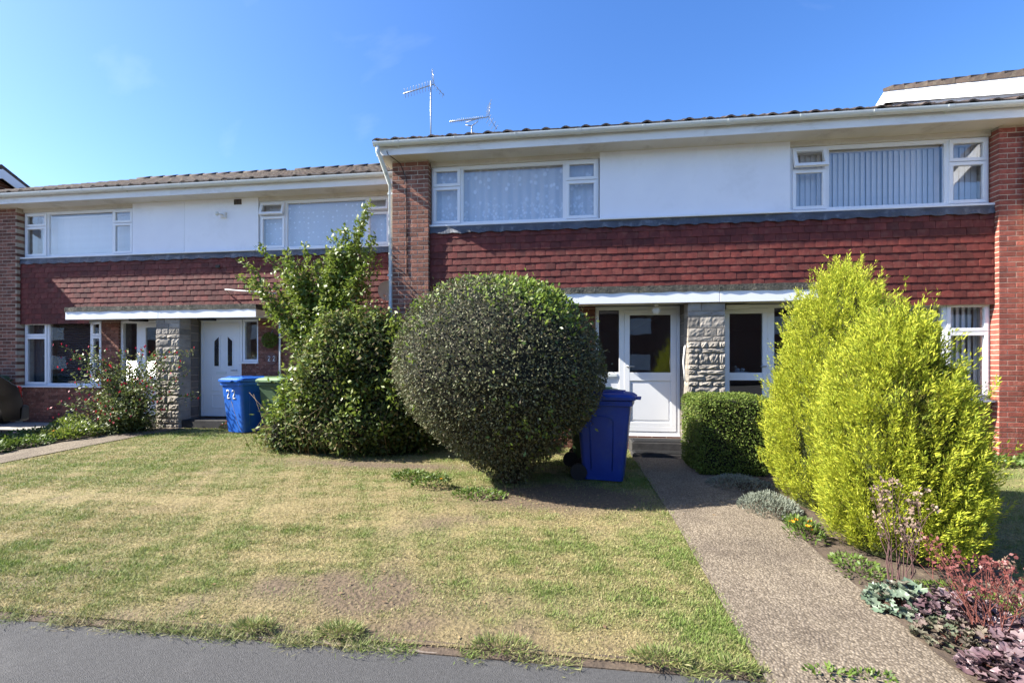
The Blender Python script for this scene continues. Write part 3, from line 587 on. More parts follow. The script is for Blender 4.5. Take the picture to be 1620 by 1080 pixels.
mb = MB(); frame4(mb, -6.825, -6.452, 1.54, 2.43, YV, YV+.06, .05); w = mb.build('window', WHITE, D, bevel=.003); pane(w, -6.775, -6.502, 1.59, 2.38, YV+.02); BX('sill', WHITE, w, -6.86, -6.43, YV-.08, YV+.02, 1.50, 1.535, bevel=.005)
stonepier(D, -8.37, -7.83, 8.33, YV, 1.75, 2.43, 6)
for x, hs, dx in ((-9.0, C, 0), (-7.42, D, 0)):
    mb = MB(); mb.box(x-.14, x+.14, YQ-.22, YQ-.02, 2.385, 2.44, 0); mb.build('porch_lamp', BLACK, hs, bevel=.012)
BX('doorstep', STEP, D, -7.83, -6.75, YQ-.3, YV, .1, .36, bevel=.012); BX('doorstep', STEP, C, -9.75, -8.4, YQ-.3, YV, .1, .36, bevel=.012)
MB().tube([(-5.93, YQ+.07, 2.42), (-5.93, YQ+.07, .2)], .022, 8).build('waste_pipe', GUT, D)
fl = MB(); fl.box(-7.28, -7.16, YQ+.07, YQ+.11, 4.55, 4.67); fl.tube([(-7.22, YQ+.07, 4.61), (-7.24, YQ-.02, 4.60)], .02, 8); fo = fl.build('security_light', FASC, D); MB().ball((-7.26, YQ-.04, 4.60), .045, 10, 8).build('sensor', GUT, fo)
av = BX('air_vent', mat('brown_vent', (.2, .14, .1), None, 5, .8), D, -6.99, -6.82, YQ+.10, YQ+.112, 4.82, 4.93)
for i in range(5): BX('vent_slat', BLACK, av, -6.98+i*.033, -6.965+i*.033, YQ+.094, YQ+.1, 4.83, 4.92)
av2 = BX('tile_vent', STEP, D, -7.36, -7.27, YQ+.035, YQ+.06, 3.5, 3.56, bevel=.004)
MB().tube([(-7.05, YQ+.08, 2.93), (-6.9, YQ-.25, 2.99), (-5.75, YQ-.3, 2.88)], .013, 6).build('clothes_pole', PWHITE, D)
# satellite dish by the downpipe
sdm = MB(); rings = []
for k in range(6):
    r_ = .17*k/5+.003; rings.append([(-3.42+r_*math.cos(a), 8.3+.25*r_*math.cos(a)-.55*(r_*r_)*2, 2.87+r_*math.sin(a)*1.1) for a in np.linspace(0, 6.283, 17)[:-1]])
sdm.loft(rings, cap=False); so = sdm.build('satellite_dish', mat('grey_dish', (.35, .35, .36), None, 5, .5), D); MB().tube([(-3.42, 8.3, 2.86), (-3.42, 8.6, 2.86), (-3.42, 8.74, 2.86)], .02, 8).build('dish_bracket', METAL, so)
# round slate number plate and hanging wreath on the brick beside the door
YB = YQ+.11
pl = MB().tube([(-6.13, YB-.003, 1.60), (-6.13, YB-.02, 1.60)], .125, 20).build('number_plaque', mat('red_slate', (.16, .08, .065), None, 9, .8), D)
def two(mb, x, y, z, h, r):   # hand-painted 2
    pts = [(-.28, .3), (-.2, .46), (0, .5), (.2, .42), (.24, .25), (.12, .05), (-.12, -.22), (-.3, -.46), (0, -.45), (.32, -.43)]
    mb.tube([(x+a*h*.8, y, z+b*h) for a, b in pts], r, 6)
mb = MB(); two(mb, -6.185, YB-.022, 1.60, .1, .009); two(mb, -6.075, YB-.022, 1.60, .1, .009); mb.build('house_number', PWHITE, pl)
# ---- next block on the right steps forward: only its verge shows over the roof
N = thing('terraced_house', 'neighbouring house whose white-edged gable verge rises above the gutter', 'house', (9.5, 8, 0), group='terraced houses in the staggered row')
BX('wall', BTEX, N, 7.02, 14, 6.5, 13.5, 0, 5.15); t27 = math.tan(R(27.2)); zr, yr = 7.50, 11.05
def sl(y): return zr-abs(y-yr)*t27
mb = MB(); mb.prism([(6.0, sl(6.0)-.02), (yr, zr-.02), (15.6, sl(15.6)-.02), (15.6, sl(15.6)-.1), (yr, zr-.1), (6.0, sl(6.0)-.1)], 6.86, 14); rb = mb.build('roof', RTILE, N)
for i in range(16):
    ya = 6.0+i*.315; yb_ = ya+.335; mb = MB()
    mb.prism([(ya, sl(ya)-.015), (yb_, sl(yb_)-.015), (yb_, sl(yb_)+.05), (ya, sl(ya)+.1)], 6.82+random.uniform(-.008, .008), 7.2); mb.build('verge_tile', RTILE, rb)
MB().prism([(6.0, sl(6.0)-.02), (yr, zr-.02), (yr, zr-.27), (6.0, sl(6.0)-.27)], 6.84, 6.868, 'x').build('bargeboard', FASC2, N)
MB().prism([(yr+.002, zr-.02), (15.5, sl(15.5)-.02), (15.5, sl(15.5)-.27), (yr+.002, zr-.27)], 6.84, 6.868, 'x').build('bargeboard', FASC2, N)
MB().prism([(6.6, 5.0), (7.3, sl(7.3)-.28), (yr, zr-.28), (13.4, sl(13.4)-.28), (13.4, 5.0)], 7.01, 7.08, 'x').build('gable_wall', mat('grey_render', (.34, .33, .36), (.26, .25, .28), 6, .9, stretch=(1, 9, 1)), N)
MB().prism([(7.0, ZS+.2), (yr+.4, ZS+.2+(yr-6.6)*math.tan(PITCH)), (yr+.4, ZS+.29+(yr-6.6)*math.tan(PITCH)), (7.0, ZS+.29)], 6.93, 7.0, 'x').build('abutment_flashing', FASC2, N)
# ---- house to the left, whose shadow falls across the drive, and a gable behind
def gable_house(label, x0, x1, y0, y1, ze, pit, grp='terraced houses in the staggered row', along='y'):
    h = thing('terraced_house', label, 'house', ((x0+x1)/2, (y0+y1)/2, 0), group=grp); xm = (x0+x1)/2; ym = (y0+y1)/2; t = math.tan(pit)
    if along == 'y':
        MB().prism([(x0, 0), (x1, 0), (x1, ze), (xm, ze+(x1-xm)*t), (x0, ze)], y0, y1, 'y').build('wall', BTEX, h)
        MB().prism([(x0-.3, ze-.2*t), (xm, ze+(x1-xm)*t+.12), (x1+.3, ze-.2*t), (x1+.3, ze-.2*t+.08), (xm, ze+(x1-xm)*t+.25), (x0-.3, ze-.2*t+.08)], y0-.25, y1+.25, 'y').build('roof', RTILE, h)
        MB().prism([(xm, ze+(x1-xm)*t-.32), (x1+.3, ze-.2*t-.42), (x1+.3, ze-.2*t-.005), (xm, ze+(x1-xm)*t+.115)], y0-.28, y0-.255, 'y').build('bargeboard', FASC2, h)
        MB().prism([(xm, ze+(x1-xm)*t-.12), (x0-.3, ze-.2*t-.2), (x0-.3, ze-.2*t-.005), (xm, ze+(x1-xm)*t+.115)], y0-.28, y0-.255, 'y').build('bargeboard', FASC2, h)
    else:
        MB().prism([(y0, 0), (y1, 0), (y1, ze), (ym, ze+(y1-ym)*t), (y0, ze)], x0, x1, 'x').build('wall', BTEX, h)
        MB().prism([(y0-.3, ze-.2*t), (ym, ze+(y1-ym)*t+.12), (y1+.3, ze-.2*t), (y1+.3, ze-.2*t+.08), (ym, ze+(y1-ym)*t+.25), (y0-.3, ze-.2*t+.08)], x0-.25, x1+.25, 'x').build('roof', RTILE, h)
        for ya, yb_ in ((y0-.3, ym-.001), (y1+.3, ym+.001)): MB().prism([(ya, ze-.2*t-.2), (yb_, ze+(y1-ym)*t-.1), (yb_, ze+(y1-ym)*t+.13), (ya, ze-.2*t+.01)], x1+.252, x1+.28, 'x').build('bargeboard', FASC2, h)
    return h
gable_house('brick wing with white-edged gable verge rising past the set-back roof', -22, -14.2, 7.5, 11.8, 5.1, R(26.5), along='x')
o = gable_house('long brick terrace across the road mirrored in the window glass', -95, 60, -27, -19, 5.2, R(30), 'houses further off', 'x')
for i in range(26):
    x = -90+i*5.2
    for z in (1, 3.6): BX('window', WHITE, o, x, x+2.2, -19.02, -18.97, z, z+1.2); 
# ---- curtains and blinds
curtain('lace_curtain', 'white lace curtain with flowers and butterflies along the hem, upstairs beside the brick pier', 'curtain', -2.33, .41, 3.90, 4.85, YW+.13, LACE, waves=17)
curtain('lace_curtain', 'white spotted net curtain in the upper window behind the leafy shrub', 'curtain', -6.39, -3.63, 3.90, 4.85, YV+.13, LACED, waves=6, amp=.01)
blind('white vertical blind across the upper window with its small vent open', 3.45, 5.6, 3.9, 4.84, YW+.16)
blind('pale vertical blind in the narrow light next to the red brick pier upstairs', 5.64, 6.12, 3.9, 4.84, YW+.16, ang=12)
blind('white vertical blind closed across the upper window over the fuchsia', -11.9, -9.45, 3.9, 4.80, YV+.16, ang=10)
blind('striped vertical blind in the ground-floor window behind the conifers', 4.3, 6.13, 1.0, 2.4, YW+.16, ang=25)
vb = thing('slat_blind', 'dark horizontal slat blind in the ground-floor window beside the fuchsia', 'blind', (-11.5, YV+.16, 1.05)); me = None
for i in range(27):
    o = MB().box(0, 1.0, -.02, .02, -.002, .002).build('slat', mat('dark_slat', (.05, .055, .07), None, 5, .6), vb, local=True) if me is None else add('slat', me, vb)
    me = me or o.data; o.location = (0, 0, .02+i*.05); o.rotation_euler = (R(35), 0, 0)
curtain('curtain', 'dark drape at the edge of the ground-floor window beside the fuchsia', 'curtain', -12.1, -11.62, 1.05, 2.4, YV+.14, mat('dark_drape', (.07, .075, .085), None, 6, .9), waves=4)
# ------------------------------------------------------------------ aerials
def aerial(label, base, top, boom0, boom1, n, refl, elem):
    t = thing('tv_aerial', label, 'aerial', base); b = Vector(base); tp = Vector(top)
    MB().tube([b, tp], .018, 8).build('mast', METAL, t)
    p0, p1 = Vector(boom0), Vector(boom1); d = (p1-p0).normalized(); bo = MB().tube([p0, p1], .014, 6).build('boom', METAL, t)
    side = d.cross(Vector((0, 0, 1))).normalized(); up = side.cross(d)
    mb = MB()
    for i in range(n): q = p0+(p1-p0)*(i+.5)/n*.86; mb.tube([q-side*elem-up*elem*.5, q+side*elem+up*elem*.5], .006, 5)
    mb.build('director_rods', METAL, t)
    mb = MB()
    for k in (-1, 1):
        for j in range(4): q = p1-d*(.02+.0*j)+up*k*(.05+.09*j)+d*(.04*j); mb.tube([q-side*refl, q+side*refl], .006, 5)
        mb.tube([p1, p1+up*k*.34+d*.13], .008, 5)
    mb.build('reflector', METAL, t)
    if refl > .2: MB().tube([tp, tp+Vector((-.16, 0, .03)), tp+Vector((-.16, 0, .1)), tp+Vector((.16, 0, .18)), tp+Vector((.16, 0, .1)), tp], .012, 6).build('cradle', METAL, t)
    return t
aerial('tall bare mast carrying a short down-tilted television aerial', (-3.62, 11.6, 7.05), (-3.62, 11.6, 8.86), (-4.25, 11.3, 8.40), (-3.55, 11.65, 8.80), 9, .10, .12)
aerial('low roof aerial with a long ladder-like boom and angled reflector', (-2.53, 11.6, 7.05), (-2.53, 11.6, 7.62), (-3.05, 11.35, 7.63), (-2.12, 11.8, 7.93), 16, .22, .045)
# ------------------------------------------------------------------ wheelie bins
def wheelie_bin(label, loc, rz, bm, lm, number=False, open_=0):
    t = thing('wheelie_bin', label, 'bin', loc, rz); h = .96
    def ring(wx, wy0, wy1, z, r=.05, n=4):
        pts = []
        for cx_, cy_, a0 in ((wx-r, wy0+r, -90), (wx-r, wy1-r, 0), (-wx+r, wy1-r, 90), (-wx+r, wy0+r, 180)):
            for k in range(n): a = R(a0+90*k/(n-1)); pts.append((cx_+r*math.cos(a), cy_+r*math.sin(a), z))
        return pts
    b = MB(); b.loft([ring(.215, -.24, .22, .02), ring(.222, -.25, .235, .12), ring(.262, -.33, .30, h-.06), ring(.285, -.355, .315, h-.055), ring(.285, -.355, .315, h), ring(.265, -.335, .3, h+.004)], sm=False)
    bo = b.build('body', bm, t, local=True)
    for s in (-1, 1):   # arched pressing on each side
        pts = []; 
        for k in range(9): a = math.pi*k/8; pts.append((.12*math.cos(a), .72+.06*math.sin(a)))
        pts = [(.12, .14)]+pts+[(-.12, .14)]
        mb = MB(); mb.tube([(s*(.2165+.0475*(z-.02)/.88), y*(1+.25*(z-.1)), z) for y, z in pts], .007, 5); mb.build('side_pressing', bm, bo, local=True)
    ld = MB(); ld.loft([ring(.295, -.385, .335, h+.01, .06), ring(.298, -.39, .335, h+.045, .06), ring(.27, -.35, .32, h+.075, .07), ring(.2, -.26, .28, h+.095, .07)], sm=False)
    for s in (-1, 1): ld.box(s*.15-.04, s*.15+.04, -.25, .22, h+.078, h+.108)
    ld.box(-.13, .13, -.44, -.36, h+.012, h+.035)
    lo = ld.build('lid', lm, t, local=True); lo.rotation_euler = (R(open_), 0, 0)
    MB().tube([(-.22, .31, h-.04), (-.22, .39, h-.02), (.22, .39, h-.02), (.22, .31, h-.04)], .017, 8).build('handle', bm, t, local=True)
    for s in (-1, 1):
        w = MB(); w.tube([(s*.19, .27, .1), (s*.24, .27, .1)], .1, 18); wo_ = w.build('wheel', BLACK, t, local=True); MB().tube([(s*.241, .27, .1), (s*.247, .27, .1)], .045, 12).build('hub', BLACK, wo_, local=True)
    MB().tube([(-.19, .27, .1), (.19, .27, .1)], .012, 8).build('axle', BLACK, t, local=True)
    if number:
        mb = MB(); z = .73
        for x in (-.09, .055):
            pts = [(-.28, .3), (-.2, .46), (0, .5), (.2, .42), (.24, .25), (.12, .05), (-.12, -.22), (-.3, -.46), (0, -.45), (.32, -.43)]
            mb.tube([(x+a*.12, -.256-(.0935*(z+bz*.16-.12))-.001, z+bz*.16) for a, bz in pts], .0115, 6)
        mb.build('painted_number', PWHITE, bo, local=True)
    return t
wheelie_bin('blue wheelie bin in the shade of the round bush', (.40, 5.72, .105), R(80), BLUE_SHADE, BLUE_SHADE)
wheelie_bin('green wheelie bin mostly hidden behind the shaded blue bin', (.30, 6.45, .105), R(80), GREEN, GREENL)
wheelie_bin('blue wheelie bin with 22 painted in white', (-6.19, 8.12, float(G(-6.2, 8.1))), R(-14), BLUE_SUNLIT, BLUE_SUNLIT, number=True)
wheelie_bin('green wheelie bin with pale lid beside the bin painted 22', (-5.48, 8.17, float(G(-5.5, 8.1))), R(-8), GREEN, GREENL)
wheelie_bin('green wheelie bin against the brick pier beyond the car', (-12.45, 8.25, float(G(-12.4, 8.2))), R(0), GREEN, GREEN)
tag(MB().box(-10.84, -10.7, 8.6, 8.72, .19, .47, .012).build('drain_cover_box', mat('dark_box', (.06, .06, .07), None, 5, .6), None, bevel=.01), 'small dark box at the foot of the brick under the dark window', 'box')
# ------------------------------------------------------------------ car on the drive (only its far corner shows)
def car():
    t = thing('parked_car', 'dark grey hatchback reversed onto the drive by the brick pier', 'car', (-11.2, 5.62, .15)); CP = mat('dark_car_paint', (.02, .02, .024), None, 4, .18, spec=.6, metallic=.6)
    prof = [(-1.95, .35), (-1.97, .55), (-1.85, .78), (-1.0, .95), (-.35, 1.38), (.3, 1.47), (1.2, 1.43), (1.72, 1.0), (1.85, .9), (1.93, .6), (1.9, .3), (1.62, .28), (1.58, .5), (1.45, .62), (1.2, .66), (.98, .58), (.88, .28), (-.88, .28), (-.98, .58), (-1.2, .66), (-1.45, .62), (-1.58, .45), (-1.62, .3)]
    def ins(k): return [(y*(1-.03*k), z+(-.04*k if z > 1.2 else 0)) for y, z in prof]
    b = MB(); b.loft([[(x, y, z) for y, z in ins(k)] for x, k in ((-.84, 1), (-.78, 0), (.78, 0), (.84, 1))], sm=False); bo = b.build('body', CP, t, local=True)
    GLC = mat('car_glass', (.01, .012, .014), None, 3, .05, spec=.8)
    for s in (-1, 1): MB().prism([(-.85, .99), (-.3, 1.36), (.3, 1.42), (1.15, 1.38), (1.5, 1.0)], s*.845, s*.85, 'x').build('side_window', GLC, bo, local=True)
    for y, nm in ((-1.25, 0), (1.22, 0)):
        for s in (-1, 1):
            w = MB().tube([(s*.64, y, .3), (s*.82, y, .3)], .3, 24).build('wheel', BLACK, t, local=True); MB().tube([(s*.82, y, .3), (s*.828, y, .3)], .19, 14).build('rim', METAL, w, local=True)
    for s in (-1, 1):
        MB().box(s*.6-.13, s*.6+.2*(s > 0)+.13*(s < 0), 1.80, 1.9, .68, .92).build('tail_light', mat('red_lens', (.35, .015, .012), None, 3, .2), t, local=True, bevel=.03)
        MB().box(s*.58-.16, s*.58+.16, -1.92, -1.8, .62, .78).build('headlight', METAL, t, local=True, bevel=.03)
    MB().box(-.84, .84, 1.78, 2.0, .26, .56).build('bumper', mat('bumper_plastic', (.05, .05, .052), None, 4, .5), t, local=True, bevel=.05)
    return t
car()
# ------------------------------------------------------------------ plants
def surf_dirs(n): d = rng.normal(size=(n, 3)); return unit(d)
TWIG = mat('twigs', (.075, .055, .038), (.035, .026, .018), 12, .95); CORE = mat('twigs_painted_shade', (.022, .022, .014), (.012, .012, .008), 20, 1, .8, 30)  # CORE fills the bushes: twigs with the inner shade put into the colour
TREDW = mat('red_twigs', (.11, .035, .028), None, 12, .9); BARK = mat('brown_bark', (.10, .06, .042), (.05, .033, .024), 15, .95, .8, 50)
L_GREY = leafmat('grey_green_leaf', [(.05, .058, .024), (.095, .11, .048), (.19, .195, .11), (.1, .076, .045), (.13, .145, .065)], .6, .18, .25)
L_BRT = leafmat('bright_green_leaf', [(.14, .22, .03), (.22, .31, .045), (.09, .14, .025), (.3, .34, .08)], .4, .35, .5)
L_GOLD = leafmat('golden_conifer_spray', [(.42, .45, .035), (.51, .52, .05), (.29, .37, .035), (.57, .55, .07), (.35, .41, .035), (.22, .28, .035)], .65, .3, .2)
L_GOLDIN = leafmat('inner_spray_hollow_shade', [(.12, .17, .02), (.2, .24, .025), (.16, .12, .04)], .7, .25, .15)  # greener inner sprays, with the shade of the hollows put into their colour
L_HEDGE = leafmat('hedge_leaf', [(.095, .145, .025), (.16, .23, .038), (.07, .11, .02), (.22, .24, .055)], .6, .28, .25)
L_CLIMB = leafmat('climber_leaf', [(.04, .07, .018), (.085, .13, .028), (.03, .05, .015), (.17, .2, .04), (.12, .17, .03), (.2, .15, .07), (.07, .1, .025)], .6, .3, .25)
L_LIME = leafmat('lime_green_leaf', [(.12, .19, .025), (.2, .27, .035), (.09, .14, .022), (.22, .25, .05), (.15, .2, .03)], .42, .35, .45)
L_FUCH = leafmat('fuchsia_leaf', [(.10, .14, .035), (.16, .19, .05), (.06, .10, .03), (.2, .2, .08)], .45, .3)
L_RED = leafmat('red_petal', [(.42, .02, .03), (.3, .012, .045)], .5, .3)
L_LAV = leafmat('grey_sage_leaf', [(.17, .19, .14), (.22, .24, .19), (.12, .14, .10)], .7, .2)
L_HEU = leafmat('purple_leaf', [(.13, .075, .085), (.22, .15, .16), (.075, .04, .05), (.25, .19, .19)], .42, .15, .5)
L_HEUD = leafmat('dull_mixed_leaf', [(.09, .11, .06), (.13, .09, .08), (.17, .15, .1), (.06, .08, .045)], .6, .15, .3)
L_HEUG = leafmat('blue_green_leaf', [(.10, .15, .09), (.15, .2, .14), (.13, .1, .08)], .42, .15, .5)
L_ORANGE = leafmat('orange_petal', [(.85, .30, .01), (.9, .45, .015)], .6, .3)
L_PINK = leafmat('pink_petal', [(.7, .35, .4), (.6, .06, .15)], .6, .3)
L_DRY = leafmat('dry_seedhead', [(.24, .17, .12), (.17, .11, .08), (.32, .25, .18)], .9, .1)
L_WEED = leafmat('weed_leaf', [(.08, .14, .02), (.13, .19, .03), (.06, .1, .02)], .5, .3)
L_TUFT = leafmat('tuft_blade', [(.11, .17, .03), (.17, .22, .05), (.3, .27, .12), (.08, .13, .025)], .6, .3)
L_BROWN = leafmat('fallen_leaf', [(.2, .12, .06), (.3, .2, .1), (.12, .07, .04)], .8, .1)
def core_mesh(name, V, F, parent, m=CORE): return fastmesh(name, V, F, m, parent)
def revolve(zr, rr, c, n=40, lean=(0, 0), nz=30, amp=.0, ns=2.):
    zs = np.linspace(zr[0], zr[-1], nz); r = np.interp(zs, zr, rr); A_ = np.linspace(0, 2*np.pi, n, endpoint=False)
    Z, T = np.meshgrid(zs, A_, indexing='ij'); Rr = np.repeat(r[:, None], n, 1); f = (Z-zr[0])/(zr[-1]-zr[0])
    P = np.stack([c[0]+Rr*np.cos(T)+lean[0]*(1-f), c[1]+Rr*np.sin(T)+lean[1]*(1-f), Z], -1).reshape(-1, 3)
    i = np.arange(nz-1)[:, None]*n; j = np.arange(n)[None]; k = (j+1) % n
    F = np.stack([(i+j).ravel(), (i+k).ravel(), (i+n+k).ravel(), (i+n+j).ravel()], 1); return P, F
def sample_mesh(P, F, n):
    a, b, c, d = (P[F[:, q]] for q in range(4)); ar = .5*np.linalg.norm(np.cross(c-a, d-b), axis=1)+1e-9; idx = rng.choice(len(F), n, p=ar/ar.sum())
    u, v = rng.uniform(size=(2, n, 1)); A_, B_, C_, D_ = a[idx], b[idx], c[idx], d[idx]
    nn = unit(np.cross(C_-A_, D_-B_)); return A_*(1-u)*(1-v)+B_*u*(1-v)+C_*u*v+D_*(1-u)*v, nn
def stems(mb, base, n, spread, h, r0=.006, bend=.15, rnd=random):
    tips = []
    for _ in range(n):
        a = rnd.uniform(0, 6.28); s = rnd.uniform(.15, 1)*spread; hh = h*rnd.uniform(.65, 1); p0 = Vector(base)+Vector((math.cos(a)*.04, math.sin(a)*.04, 0)); pts = []
        for k in range(5): f = k/4; pts.append(p0+Vector((math.cos(a)*s*f**1.4+rnd.uniform(-1, 1)*bend*.15, math.sin(a)*s*f**1.4+rnd.uniform(-1, 1)*bend*.15, hh*f)))
        mb.tube(pts, [r0*(1-.75*k/4) for k in range(5)], 5, cap=False); tips.append(pts)
    return tips
def ell(mb, c, s, n=16, m=10):
    mb.loft([[(c[0]+s[0]*math.cos(t)*q, c[1]+s[1]*math.sin(t)*q, max(c[2]+s[2]*math.sin(a), .09)) for t in np.linspace(0, 6.2832, n+1)[:-1]] for a in np.linspace(-1.5, 1.5, m) for q in (max(math.cos(a), .05),)])
# -- the clipped round bush
bz = [.12, .27, .50, .72, 1.02, 1.31, 1.61, 1.83, 2.06, 2.28, 2.41, 2.47, 2.49]; br_ = [.13, .34, .61, .86, 1.09, 1.21, 1.20, 1.13, 1.0, .76, .52, .28, .03]
bush = thing('round_bush', 'big clipped round grey-green bush on the lawn', 'bush', (-.82, 5.42, .1))
P, F = revolve(bz, br_, (-.91, 5.38), 56, (.18, 0), 44); d = noise(P, 1.6)*.045+noise(P, 4.5)*.022; Nn = unit(P-np.array([-.86, 5.38, 1.3])); P = P+Nn*d[:, None]
core_mesh('twig_shade_core', P-Nn*.10, F, bush)
S, N0 = sample_mesh(P, F, 52000); N0 = N0*np.sign((N0*(S-np.array([-.86, 5.38, 1.2]))).sum(1, keepdims=True)); S = S-N0*(rng.uniform(0, 1, (len(S), 1))**1.6)*.11+N0*(.01+np.where(rng.uniform(size=(len(S), 1)) < .05, np.abs(rng.normal(size=(len(S), 1)))*.05, 0))
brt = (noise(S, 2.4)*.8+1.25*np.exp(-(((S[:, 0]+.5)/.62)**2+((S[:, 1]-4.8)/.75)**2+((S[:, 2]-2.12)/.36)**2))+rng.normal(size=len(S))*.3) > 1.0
U = unit(N0*.75+rng.normal(size=S.shape)*.75); Nl = unit(N0+rng.normal(size=S.shape)*.6)
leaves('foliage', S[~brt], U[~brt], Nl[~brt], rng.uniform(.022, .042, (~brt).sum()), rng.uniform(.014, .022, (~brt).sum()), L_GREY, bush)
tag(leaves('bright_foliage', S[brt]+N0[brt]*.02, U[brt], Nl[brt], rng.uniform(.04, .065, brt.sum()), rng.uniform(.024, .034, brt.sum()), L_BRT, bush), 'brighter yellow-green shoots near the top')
mb = MB()
for k in range(7): a = k*.9; mb.tube([(-.70+.07*math.cos(a), 5.38+.07*math.sin(a), .08), (-.72+.12*math.cos(a), 5.38+.12*math.sin(a), .35), (-.8+.5*math.cos(a), 5.38+.5*math.sin(a), .9)], [.04, .03, .02], 6)
mb.build('trunk', BARK, bush)
# -- golden conifers: cones of upright feathery plumes
def conifer(label, c, H, zr, rr, nplume, seed, lean=(0, 0)):
    rg = np.random.default_rng(seed); t = thing('golden_conifer', label, 'conifer', (c[0], c[1], .1)); z0 = .1
    P, F = revolve([z0+z for z in zr], rr, c, 36, lean, 30); core_mesh('inner_branches', np.c_[c[0]+(P[:, 0]-c[0])*.72, c[1]+(P[:, 1]-c[1])*.72, P[:, 2]*.95+.0], F, t, mat('conifer_twigs', (.05, .062, .014), (.025, .03, .01), 15, 1, .8, 30))
    S, N0 = sample_mesh(P, F, nplume); N0 = N0*np.sign((N0*(S-np.array([c[0], c[1], H*.3]))).sum(1, keepdims=True)); lump = noise(S*np.array([1.5, 1.5, .6]), 4.5)*.11+noise(S*np.array([1.6, 1.6, .7]), 9.)*.05+rg.normal(size=nplume)*.03; S = S+N0*(lump[:, None]-.10)
    ax = unit(N0*np.array([.42, .42, .1])+np.array([0, 0, 1.0])+rg.normal(size=S.shape)*.16); ln = rg.uniform(.12, .28, nplume)+np.where(rg.uniform(size=nplume) < .12, rg.uniform(.04, .16, nplume), 0)
    nt_ = 50; PP = []; UU = []; NN = []; LL = []; WW = []; inner = []
    for k in range(nt_):
        f = rg.uniform(0, 1, nplume); rad = .052*(1-f*.85); off = unit(rg.normal(size=S.shape)); off = off-ax*(off*ax).sum(1, keepdims=True); off = unit(off+N0*.45)
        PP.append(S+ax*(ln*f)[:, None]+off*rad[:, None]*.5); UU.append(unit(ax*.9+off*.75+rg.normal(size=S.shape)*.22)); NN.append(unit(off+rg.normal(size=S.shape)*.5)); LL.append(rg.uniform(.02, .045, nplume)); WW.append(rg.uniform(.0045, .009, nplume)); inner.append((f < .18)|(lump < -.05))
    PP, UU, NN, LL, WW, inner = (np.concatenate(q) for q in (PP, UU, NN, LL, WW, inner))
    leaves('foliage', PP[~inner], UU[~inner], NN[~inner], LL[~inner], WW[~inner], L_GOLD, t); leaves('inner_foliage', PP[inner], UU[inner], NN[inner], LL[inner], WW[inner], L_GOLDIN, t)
    MB().tube([(c[0], c[1], .02), (c[0], c[1], .6)], [.06, .05], 8).build('trunk', BARK, t); return t
conifer('taller golden conifer, pointed, standing nearer the box hedge', (2.6, 4.82), 2.30, [0, .3, .8, 1.2, 1.6, 1.95, 2.18, 2.28], [.51, .59, .59, .52, .43, .30, .15, .03], 3600, 1)
conifer('shorter broad golden conifer nearer the footway, twin of the pointed one', (2.48, 3.86), 1.82, [0, .25, .6, 1.0, 1.3, 1.55, 1.72, 1.80], [.44, .47, .48, .46, .36, .23, .09, .02], 3200, 2)
# -- box hedge
hg = thing('box_hedge', 'square clipped green box hedge between the path and the glazed door', 'hedge', (2.0, 6.4, .1))
x0, x1, y0, y1, z0, z1, r = 1.545, 2.46, 5.92, 6.82, .1, 1.10, .13
n = 30000; q = rng.uniform(-1, 1, (n, 3)); ax = rng.integers(0, 3, n); q[np.arange(n), ax] = np.sign(q[np.arange(n), ax])
hlf = np.array([(x1-x0)/2, (y1-y0)/2, (z1-z0)/2]); cc = np.array([(x0+x1)/2, (y0+y1)/2, (z0+z1)/2]); p = q*hlf; inn = np.clip(p, -(hlf-r), hlf-r); N0 = unit(p-inn); S = cc+inn+N0*r+N0*(noise(p, 3)*.018)[:, None]; S = S[:, :]-N0*(rng.uniform(0, 1, (n, 1))**1.5)*.07; S[:, 0] += (S[:, 2]-.6)*.04*np.sign(S[:, 0]-cc[0])*.5
leaves('foliage', S, unit(N0*.5+rng.normal(size=S.shape)*.7), unit(N0+rng.normal(size=S.shape)*.55), rng.uniform(.018, .032, n), rng.uniform(.012, .02, n), L_HEDGE, hg)
MB().box(x0+.08, x1-.08, y0+.08, y1-.08, .05, z1-.08).build('twig_shade_core', CORE, hg)
# -- sprawling climber mass and the lanky leafy shrub behind it
cl = thing('climbing_shrub', 'tangled dark green shrub sprawling over the lawn edge left of the round bush', 'shrub', (-3.5, 6.8, .1))
blobs = [(-3.58, 6.85, 1.2, .66, .6, 1.05), (-3.1, 6.95, 1.25, .75, .6, 1.05), (-3.88, 6.75, .7, .46, .5, .68), (-4.4, 6.7, .4, .32, .36, .42), (-2.5, 6.95, 1.05, .6, .55, 1.0), (-3.4, 6.6, .55, .9, .45, .5), (-3.72, 7.0, 1.45, .32, .4, .6)]
PV = []; PF = []
for b in blobs:
    dd = surf_dirs(int(17000*(b[3]*b[5]))); Pb = np.array(b[:3])+dd*np.array(b[3:]); Pb += dd*(noise(Pb, 3.2)*.16+.05*noise(Pb, 9)+np.abs(rng.normal(size=len(Pb)))*.05)[:, None]; Pb -= dd*(rng.uniform(0, 1, (len(Pb), 1))**1.5)*.16; PV.append(Pb); PF.append(dd)
S = np.concatenate(PV); N0 = np.concatenate(PF); keep = S[:, 2] > .1
for b in blobs: keep &= (((S-np.array(b[:3]))/(np.array(b[3:])*.80))**2).sum(1) > .8
S, N0 = S[keep], N0[keep]; leaves('foliage', S, unit(N0*.5+rng.normal(size=S.shape)*.7+np.array([0, 0, -.25])), unit(N0+rng.normal(size=S.shape)*.6+np.array([0, 0, .3])), rng.uniform(.035, .09, len(S)), rng.uniform(.022, .055, len(S)), L_CLIMB, cl)
mb = MB(); [ell(mb, b[:3], [q*.72 for q in b[3:]]) for b in blobs]; mb.build('twig_shade_core', CORE, cl)
